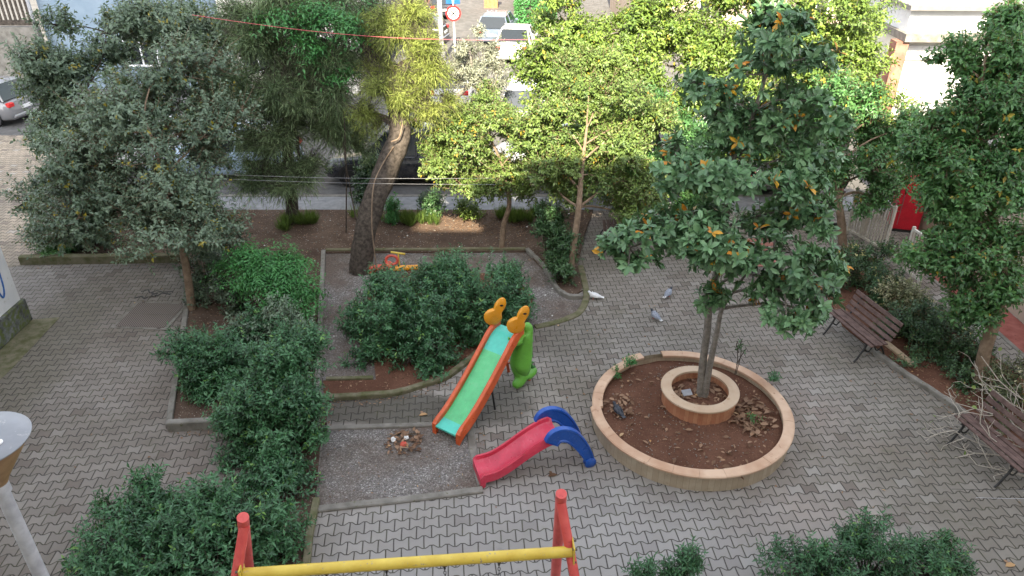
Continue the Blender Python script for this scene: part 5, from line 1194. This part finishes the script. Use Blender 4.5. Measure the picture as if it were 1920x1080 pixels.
bigtree('broad sunlit tree between the magnolia top and the white front', (9.6, 20.8), [B(1560, 50, 20.8, 90, 60), B(1500, 120, 20.4, 80, 60), B(1600, 120, 20.6, 60, 60), B(1620, 30, 21.4, 55, 50), B(1560, 190, 20, 70, 40), B(1480, 230, 19.5, 70, 45), B(1460, 60, 20.6, 70, 60), B(1560, 130, 20.2, 80, 60), B(1640, 200, 20, 60, 50), B(1480, 310, 18.8, 70, 40)], 6000)
# dark leafy middle layer under them
tree('broadleaf_tree', 'shaded lower tree behind the left side of the magnolia', [(3.6, 17.4, 0), (3.65, 17.3, 1.6), Q(1230, 240, 17)], [.10, .08, .03], [B(1240, 230, 17.0, 70, 45), B(1200, 300, 16.8, 60, 40), B(1290, 270, 17.2, 60, 40)], M['bark'], M['lf_right'], 2200, 10, .10, .5, .3, sub=9)
# olive tree, pale
b6 = (-1.9, 25.2, 0)
tree('olive_tree', 'pale silvery olive tree in full sun at the mouth of the far street', [b6, (-1.9, 25.2, 1.0), Q(885, 150, 25.2), Q(880, 90, 25.4)], [.11, .09, .06, .03],
     [B(880, 120, 25.3, 40, 35), B(905, 155, 25.0, 38, 30), B(850, 150, 25.4, 28, 28), B(920, 110, 25.6, 22, 25)], M['bark_grey'], M['lf_silver'], 1000, 9, .11, .28, .32, sub=8, subr=.34)
for i, (px, py, w_, h_) in enumerate(((905, 66, 10, 20), (935, 100, 14, 20))):
    shrub('street_shrub', ('small pale street shrub beside the dark car', 'small pale street shrub at the corner of the white saloon')[i], [B(px - 4, py - 4, 33 - i * 2, w_, h_)], M['lf_silver'], 60, 8, .12, .3, .3, stems=2)
# tree with orange-brown trunk
b7 = P(1580, 466)
tree('broadleaf_tree', 'tree with straight orange-brown trunk beside the cream railing', [b7, Q(1578, 420, 15.75), Q(1572, 380, 15.8), Q(1565, 330, 15.9), Q(1560, 250, 16.2)], [.10, .095, .085, .07, .03],
     [B(1570, 300, 16.0, 90, 60), B(1500, 250, 16.4, 80, 50), B(1630, 230, 16.6, 75, 60), B(1560, 190, 16.8, 90, 40), B(1660, 310, 16.0, 55, 45), B(1695, 240, 16.6, 55, 60), B(1640, 380, 15.8, 40, 22)], M['terracotta_bark'] if 'terracotta_bark' in M else M['bark_light'], M['lf_right'], 3500, 10, .09, .5, .28, special=.02, droop=.3, sub=8)
# right tree
b8 = P(1840, 728)
tree('broadleaf_tree', 'tall tree with tan trunk and dark glossy crown along the right edge', [b8, Q(1842, 680, 10.35), Q(1852, 640, 10.4), Q(1868, 590, 10.5), Q(1880, 520, 10.7), Q(1860, 400, 11.2), Q(1830, 250, 11.8), Q(1850, 100, 12.2)], [.115, .105, .10, .095, .08, .065, .05, .02],
     [B(1780, 470, 11.0, 75, 50), B(1850, 520, 10.8, 65, 50), B(1745, 310, 11.8, 85, 50), B(1860, 330, 11.4, 85, 70), B(1720, 275, 12.2, 62, 40), B(1830, 200, 12.0, 85, 60), B(1790, 110, 12.6, 50, 40), B(1880, 60, 12.8, 60, 60), B(1900, 440, 10.8, 50, 50), B(1830, 570, 10.6, 50, 30), B(1905, 250, 11.5, 50, 70), B(1900, 120, 12, 45, 60), B(1790, 400, 11.4, 60, 50), B(1800, 270, 12, 60, 60), B(1870, 150, 12.2, 50, 50)],
     M['bark_light'], M['lf_right'], 5900, 10, .088, .5, .26, special=.012, droop=.35, sub=9, subr=.34)
# magnolia
m0 = Vector((ic.x + .02, ic.y - .02, .34)); 
st = [m0, Q(1318, 680, 9.7), Q(1326, 620, 9.75), Q(1332, 560, 9.8), Q(1350, 480, 9.9), Q(1362, 400, 10), Q(1375, 300, 10.1), Q(1410, 220, 10.2), Q(1432, 150, 10.2), Q(1440, 60, 10.2)]
def second_stem(root, loc):
    mb = MB(); mb.tube(spline([loc(m0 + Vector((.06, -.02, 0))), loc(Q(1330, 690, 9.62)), loc(Q(1345, 620, 9.62)), loc(Q(1356, 575, 9.6)), loc(Q(1400, 510, 9.7)), loc(Q(1430, 440, 9.8))], 5), [.06, .058, .056, .054, .052, .05, .048, .046, .044, .042, .04, .038, .036, .034, .032, .03, .028, .026, .024, .022, .02, .018, .016, .014, .012, .012][:26], 10)
    mb.build('stem', M['bark_grey'], root, smooth=True)
tree('magnolia_tree', 'magnolia with large glossy leaves, some orange, growing from the round planter', st, [.068, .06, .058, .055, .052, .048, .042, .035, .028, .015],
     [B(1250, 430, 9.4, 105, 52), B(1180, 465, 9.4, 48, 40), B(1340, 460, 9.2, 90, 55), B(1450, 470, 9.3, 100, 55), B(1470, 545, 9.0, 85, 42), B(1545, 500, 9.6, 50, 40), B(1400, 330, 9.8, 120, 50), B(1260, 310, 10.0, 55, 55), B(1520, 300, 10.0, 70, 50), B(1500, 390, 9.8, 75, 45),
      B(1440, 50, 10.2, 75, 55), B(1440, 130, 10.2, 60, 40), B(1490, 190, 10.1, 60, 40), B(1380, 220, 10.1, 60, 40), B(1530, 110, 10.2, 50, 24), B(1330, 165, 10.2, 60, 32), B(1560, 230, 10.1, 45, 30), B(1515, 590, 8.9, 35, 30), B(1330, 555, 9.4, 40, 25), B(1430, 240, 10.1, 80, 35)],
     M['bark_grey'], M['lf_mag'], 2200, 10, .125, .42, .15, mode='rosette', tpl='oval', special=.03, droop=.2, sub=7, extra=second_stem, subr=.42, limb_from=.3, shell=.6, up=.5, flat=.6)

# shrubs -----------------------------------------------------------
LR = M['lf_laurel']
shrub('leafy_shrub', 'large dark green shrub mass behind the tall slide', [B(745, 640, 11.5, 85, 85), B(850, 590, 11.9, 95, 95), B(930, 560, 12.3, 62, 62), B(715, 565, 12.2, 60, 55), B(830, 510, 12.8, 60, 40), B(790, 680, 11.0, 70, 50), B(890, 640, 11.6, 50, 50), B(950, 520, 13, 36, 26), B(800, 700, 10.8, 60, 36), B(690, 620, 11.8, 42, 60), B(930, 610, 11.9, 48, 55), B(968, 560, 12.5, 28, 36), B(765, 555, 12.1, 62, 42), B(690, 690, 11.0, 40, 36)], LR, 5300, 12, .072, .40, .21, special=.02, up=.6, sub=12, shell=.55, flat=1.0)
shrub('leafy_shrub', 'tall narrow green shrub standing in the middle of the left side', [B(525, 690, 9.3, 78, 72), B(512, 790, 8.9, 92, 80), B(525, 870, 8.5, 78, 62), B(565, 655, 9.8, 50, 48), B(560, 780, 8.8, 50, 80), B(550, 925, 8.1, 50, 40), B(455, 760, 9.3, 42, 55), B(525, 895, 7.95, 78, 55)], LR, 4300, 12, .070, .40, .20, special=.02, up=.5, sub=13, shell=.55)
shrub('leafy_shrub', 'low spreading shrub at the left corner of the hedge bed', [B(372, 660, 10.6, 58, 60), B(430, 690, 10.3, 62, 62), B(375, 720, 10.0, 44, 38), B(470, 630, 11.0, 60, 42)], LR, 1700, 12, .068, .40, .19, special=.02, up=.5, sub=12)
shrub('fern_leaved_shrub', 'bright fresh green shrub with feathery leaflets in the left bed', [B(505, 520, 12.6, 75, 38), B(545, 560, 12.2, 50, 42), B(470, 500, 12.8, 50, 28)], M['lf_bright'], 330, 32, .085, .36, .40, mode='pinnate', up=.9, sub=11, stems=5, subr=.45)
shrub('leafy_shrub', 'grey-green shrub below the bright feathery one', [B(505, 610, 11.4, 80, 42), B(560, 620, 11.2, 42, 45)], M['lf_grey'], 560, 12, .065, .42, .2, up=.5)
shrub('leafy_shrub', 'dark shaded shrub beneath the slim leaning tree on the left', [B(390, 500, 14.0, 45, 60), B(385, 570, 13.2, 42, 50), B(420, 450, 15, 50, 40), B(430, 560, 12.8, 42, 44)], M['lf_grey'], 900, 10, .075, .5, .22, tintbias=-.1)
shrub('leafy_shrub', 'broad dark green shrub filling the lower left behind the swing', [B(290, 1000, 6.7, 130, 80), B(430, 985, 6.8, 115, 80), B(190, 1060, 6.3, 100, 60), B(510, 1020, 6.7, 62, 58), B(350, 965, 7.0, 120, 42), B(400, 1090, 6.2, 150, 60), B(250, 965, 6.9, 60, 36)], LR, 2900, 12, .075, .36, .21, special=.03, up=.7, sub=13)
shrub('leafy_shrub', 'green shrub tops at the lower right, widest one', [B(1540, 1050, 6.4, 85, 50), B(1640, 1035, 6.4, 80, 42), B(1760, 1050, 6.4, 80, 48), B(1650, 1110, 6.0, 170, 50)], LR, 1700, 12, .065, .30, .20, special=.02, up=.9, sub=9, subr=.30, base=tuple(P(1650, 1330)))
shrub('leafy_shrub', 'small sprig-like shrub top at the bottom edge, right of the red swing leg', [B(1270, 1065, 6.2, 45, 32), B(1205, 1075, 6.1, 26, 34)], LR, 220, 11, .065, .3, .20, up=.9, sub=5, subr=.3, base=tuple(P(1240, 1350)))
# right hedge
DK = M['lf_dark']
shrub('leafy_shrub', 'dark shrub at the far end of the right hedge, before the railing', [B(1600, 520, 13.8, 50, 42), B(1640, 480, 14.8, 45, 30), B(1660, 545, 13.2, 50, 42)], DK, 780, 11, .065, .42, .2, special=.05, group='shrubs of the right hedge')
shrub('leafy_shrub', 'pale variegated shrub behind the near bench', [B(1700, 560, 12.6, 42, 24), B(1735, 590, 12.2, 42, 20)], M['lf_varieg'], 420, 11, .06, .42, .2, special=.2, group='shrubs of the right hedge', tintbias=.05)
shrub('leafy_shrub', 'dark shrub right behind the near bench', [B(1690, 620, 11.9, 55, 52), B(1750, 640, 11.5, 60, 52), B(1720, 685, 11.1, 55, 36)], DK, 900, 11, .062, .42, .2, special=.02, group='shrubs of the right hedge')
shrub('leafy_shrub', 'dark shrub between the near bench and the tan trunk', [B(1800, 670, 11.0, 50, 48), B(1790, 720, 10.5, 52, 36), B(1765, 590, 12.0, 40, 32)], DK, 700, 11, .06, .42, .2, special=.02, group='shrubs of the right hedge')
shrub('leafy_shrub', 'lighter scrubby shrub right of the tan trunk', [B(1890, 740, 9.8, 42, 55), B(1900, 700, 10.2, 34, 34), B(1880, 800, 9.3, 40, 32), B(1840, 770, 9.8, 36, 30)], M['lf_varieg'], 520, 10, .055, .38, .2, special=.03, tintbias=-.25, group='shrubs of the right hedge')
# others
shrub('leafy_shrub', 'dark oval bush beside the slim tree at the curved kerb', [B(1040, 455, 14.5, 38, 55), B(1050, 500, 14.1, 34, 34), B(1030, 410, 15.0, 34, 30)], M['lf_dark'], 720, 12, .075, .42, .2, tintbias=.02)
for i, (px, py, rx_, ry_, m_, lb) in enumerate(((880, 396, 26, 14, 'lf_sun', 'low leafy sunlit shrub near the patch of sun'), (806, 385, 22, 26, 'lf_dark', 'dark sapling shrub at the sidewalk, left of the sun patch'), (735, 400, 14, 20, 'lf_bright', 'bright green seedling at the foot of the leaning trunk'), (1180, 380, 55, 34, 'lf_right', 'leafy shrub at the end of the soil path behind the magnolia'), (1290, 400, 60, 34, 'lf_right', 'leafy shrub behind the centre of the magnolia crown'), (115, 462, 42, 16, 'lf_right', 'low green plants in the corner of the far left bed'))):
    shrub('leafy_shrub', lb, [B(px, py, P(px, py + ry_).y, rx_, ry_)], M[m_], int(rx_ * ry_ * .35) + 40, 10, .075, .45, .2, stems=4)
# grass tufts
for i, (px, py, rx_) in enumerate(((540, 420, 34), (575, 412, 22), (690, 405, 40), (800, 408, 40), (760, 415, 22), (945, 405, 24), (975, 412, 26), (1010, 400, 20))):
    c = P(px, py + 8); n_ = 26
    root = empty('grass_tuft', (c.x, c.y, .04), 0, ('grass tuft at the foot of the dark weeping tree, left side', 'grass tuft at the foot of the dark weeping tree, right side', 'grass tuft just left of the leaning trunk', 'tall grass tuft under the dark sapling', 'short grass tuft left of the dark sapling', 'sunlit grass tuft left of the slim tree', 'sunlit grass tuft right of the slim tree', 'grass tuft before the dark oval bush')[i], 'grass', 'grass tufts in the back bed')
    w_ = rx_ * 17 / FPX
    foliage('blades', [((0, 0, .04), (w_, w_ * .6, .05))], M['lf_grass'], root, 70, 9, .26, .055, .16, mode='grass', tpl='blade', droop=.05, sub=6)
# weeds in the planter
for i, (px, py, h_, n_, lb) in enumerate(((1182, 678, .38, 26, 'small green weed on the planter soil at the upper left'), (1448, 712, .42, 30, 'grey-green weed growing over the right rim of the planter'), (1160, 700, .33, 14, 'tiny weed below the upper left one in the planter'), (1410, 790, .3, 8, 'tiny weed among dry leaves at the planter right'))):
    c = P(px, py, h_); root = empty('weed', (c.x, c.y, .235), 0, lb, 'weed', 'weeds in the round planter')
    foliage('leaves', [((0, 0, h_ - .235 + .02), (.12, .10, .07))], M['lf_bright' if i != 1 else 'lf_laurel'], root, n_, 8, .05, .4, .1, up=.6, sub=5)
    mb = MB(); mb.tube([(0, 0, -.02), (0.01, 0, .1)], .006, 5); mb.build('stem', M['bark'], root)
# bare sapling in the planter
c = P(1378, 700, .25); root = empty('bare_sapling', (c.x, c.y, .23), 0, 'thin nearly leafless rose-like stem in the planter right of the magnolia', 'plant')
mb = MB()
for pts in ([(0, 0, 0), (.01, 0, .25), (-.02, 0, .5), (.02, 0, .72)], [(.0, 0, .2), (.06, 0, .4), (.12, .02, .52)], [(0, 0, .45), (-.06, 0, .6), (-.05, 0, .68)], [(.02, 0, 0), (.05, .02, .3), (.04, 0, .5)]): mb.tube(spline(pts, 4), .007, 5)
mb.build('stem', M['bark'], root); foliage('leaves', [((0, 0, .6), (.10, .08, .14))], M['lf_dark'], root, 16, 4, .05, .5, .1, sub=4)
# bare branches over the second bench
c = P(1960, 900); root = empty('bare_bush', (c.x, c.y, 0), 0, 'pale leafless twiggy branches sprawling over the bench at the right edge', 'bush')
tips = []
def grow(mb, p, d, r, L, lev):
    pts = [p]; q = Vector(p)
    for i in range(6):
        d = (d + Vector([random.gauss(0, .13) for _ in range(3)])).normalized(); q = q + d * L / 6; pts.append(q.copy())
        if lev > 0 and i > 0 and random.random() < .8:
            s = Vector([random.gauss(0, 1) for _ in range(3)]); s = (s - d * s.dot(d)).normalized(); grow(mb, q, (d * .7 + s * .7 + Vector((0, 0, .1))).normalized(), r * .6, L * random.uniform(.22, .42), lev - 1)
    mb.tube(pts, [lerp(r, r * .4, i / 6) for i in range(7)], 5, cap=False)
    if lev == 0: tips.append(pts[-1])
mb = MB(); o0_ = Vector((c.x, c.y, 0))
starts = [((1990, 905, 8.3), (1775, 745, 9.2)), ((2000, 880, 8.6), (1830, 700, 9.6)), ((1995, 925, 8.0), (1800, 830, 8.5)), ((2010, 820, 9.0), (1880, 690, 10.0)), ((1980, 960, 7.9), (1830, 880, 8.1)), ((1960, 800, 9.2), (1800, 690, 9.8)), ((1985, 905, 8.2), (1750, 790, 8.8)), ((1940, 870, 8.5), (1790, 740, 9.4)), ((1950, 850, 8.7), (1850, 720, 9.6)), ((1930, 905, 8.2), (1780, 790, 8.9)), ((1960, 880, 8.5), (1800, 800, 8.7)), ((1990, 860, 8.6), (1880, 740, 9.4))]
for a_, b_ in starts:
    A_ = Q(*a_) - o0_; B_ = Q(*b_) - o0_; A_.z = max(A_.z, .15); B_.z = max(B_.z, .35); mb.tube([Vector((A_.x * .3, 0, 0)), A_], [.016, .012], 6); grow(mb, A_, (B_ - A_).normalized(), .0145, (B_ - A_).length * .95, 2)
mb.build('branches', M['twig'], root, smooth=True)
T_ = np.array([tuple(t) for t in random.sample(tips, min(26, len(tips)))]); n_ = len(T_)
leaf_obj('leaves', T_, rng.normal(size=(n_, 3)), rng.normal(size=(n_, 3)) + np.array([0, 0, 1]), np.full(n_, .08), np.full(n_, .065), rng.random(n_), M['lf_olive'], root, 'oval')

# ------------------------------------------------------------------ strings and wires
def wire(name, label, pts, r, mat, cat='wire', group=None, sag=.1):
    a, b = Vector(pts[0]), Vector(pts[1]); q = [a.lerp(b, i / 16) - Vector((0, 0, sag * math.sin(math.pi * i / 16))) for i in range(17)]
    mb = MB(); mb.tube([p - a for p in q], r, 6); o = mb.build(name, M[mat], loc=a); tag(o, label, cat, group)
M['cord'] = mottled('pink_cord', (.55, .10, .13), (.62, .16, .18), 10, .7, .2, 0)
wire('cord', 'thin pink cord strung across the garden in front of the treetops', (Q(360, 28, 14.5), Q(1010, 74, 14.5)), .0045, 'cord', 'cord', sag=.16)
wire('cable', 'upper thin grey cable crossing before the leaning trunk', (Q(300, 322, 14.0), Q(930, 334, 14.0)), .0022, 'pole', group='thin grey cables across the garden', sag=.06)
wire('cable', 'lower thin grey cable crossing before the leaning trunk', (Q(300, 330, 14.0), Q(930, 346, 14.0)), .0022, 'pole', group='thin grey cables across the garden', sag=.05)
wire('cable', 'thin line low above the paving at the right edge, upper one', (Q(1785, 917, 7.4), Q(2000, 917, 7.4)), .003, 'iron', group='thin lines at the lower right', sag=.01)
wire('cable', 'thin line low above the paving at the right edge, lower one', (Q(1830, 933, 7.2), Q(2000, 935, 7.2)), .003, 'pole', group='thin lines at the lower right', sag=.01)
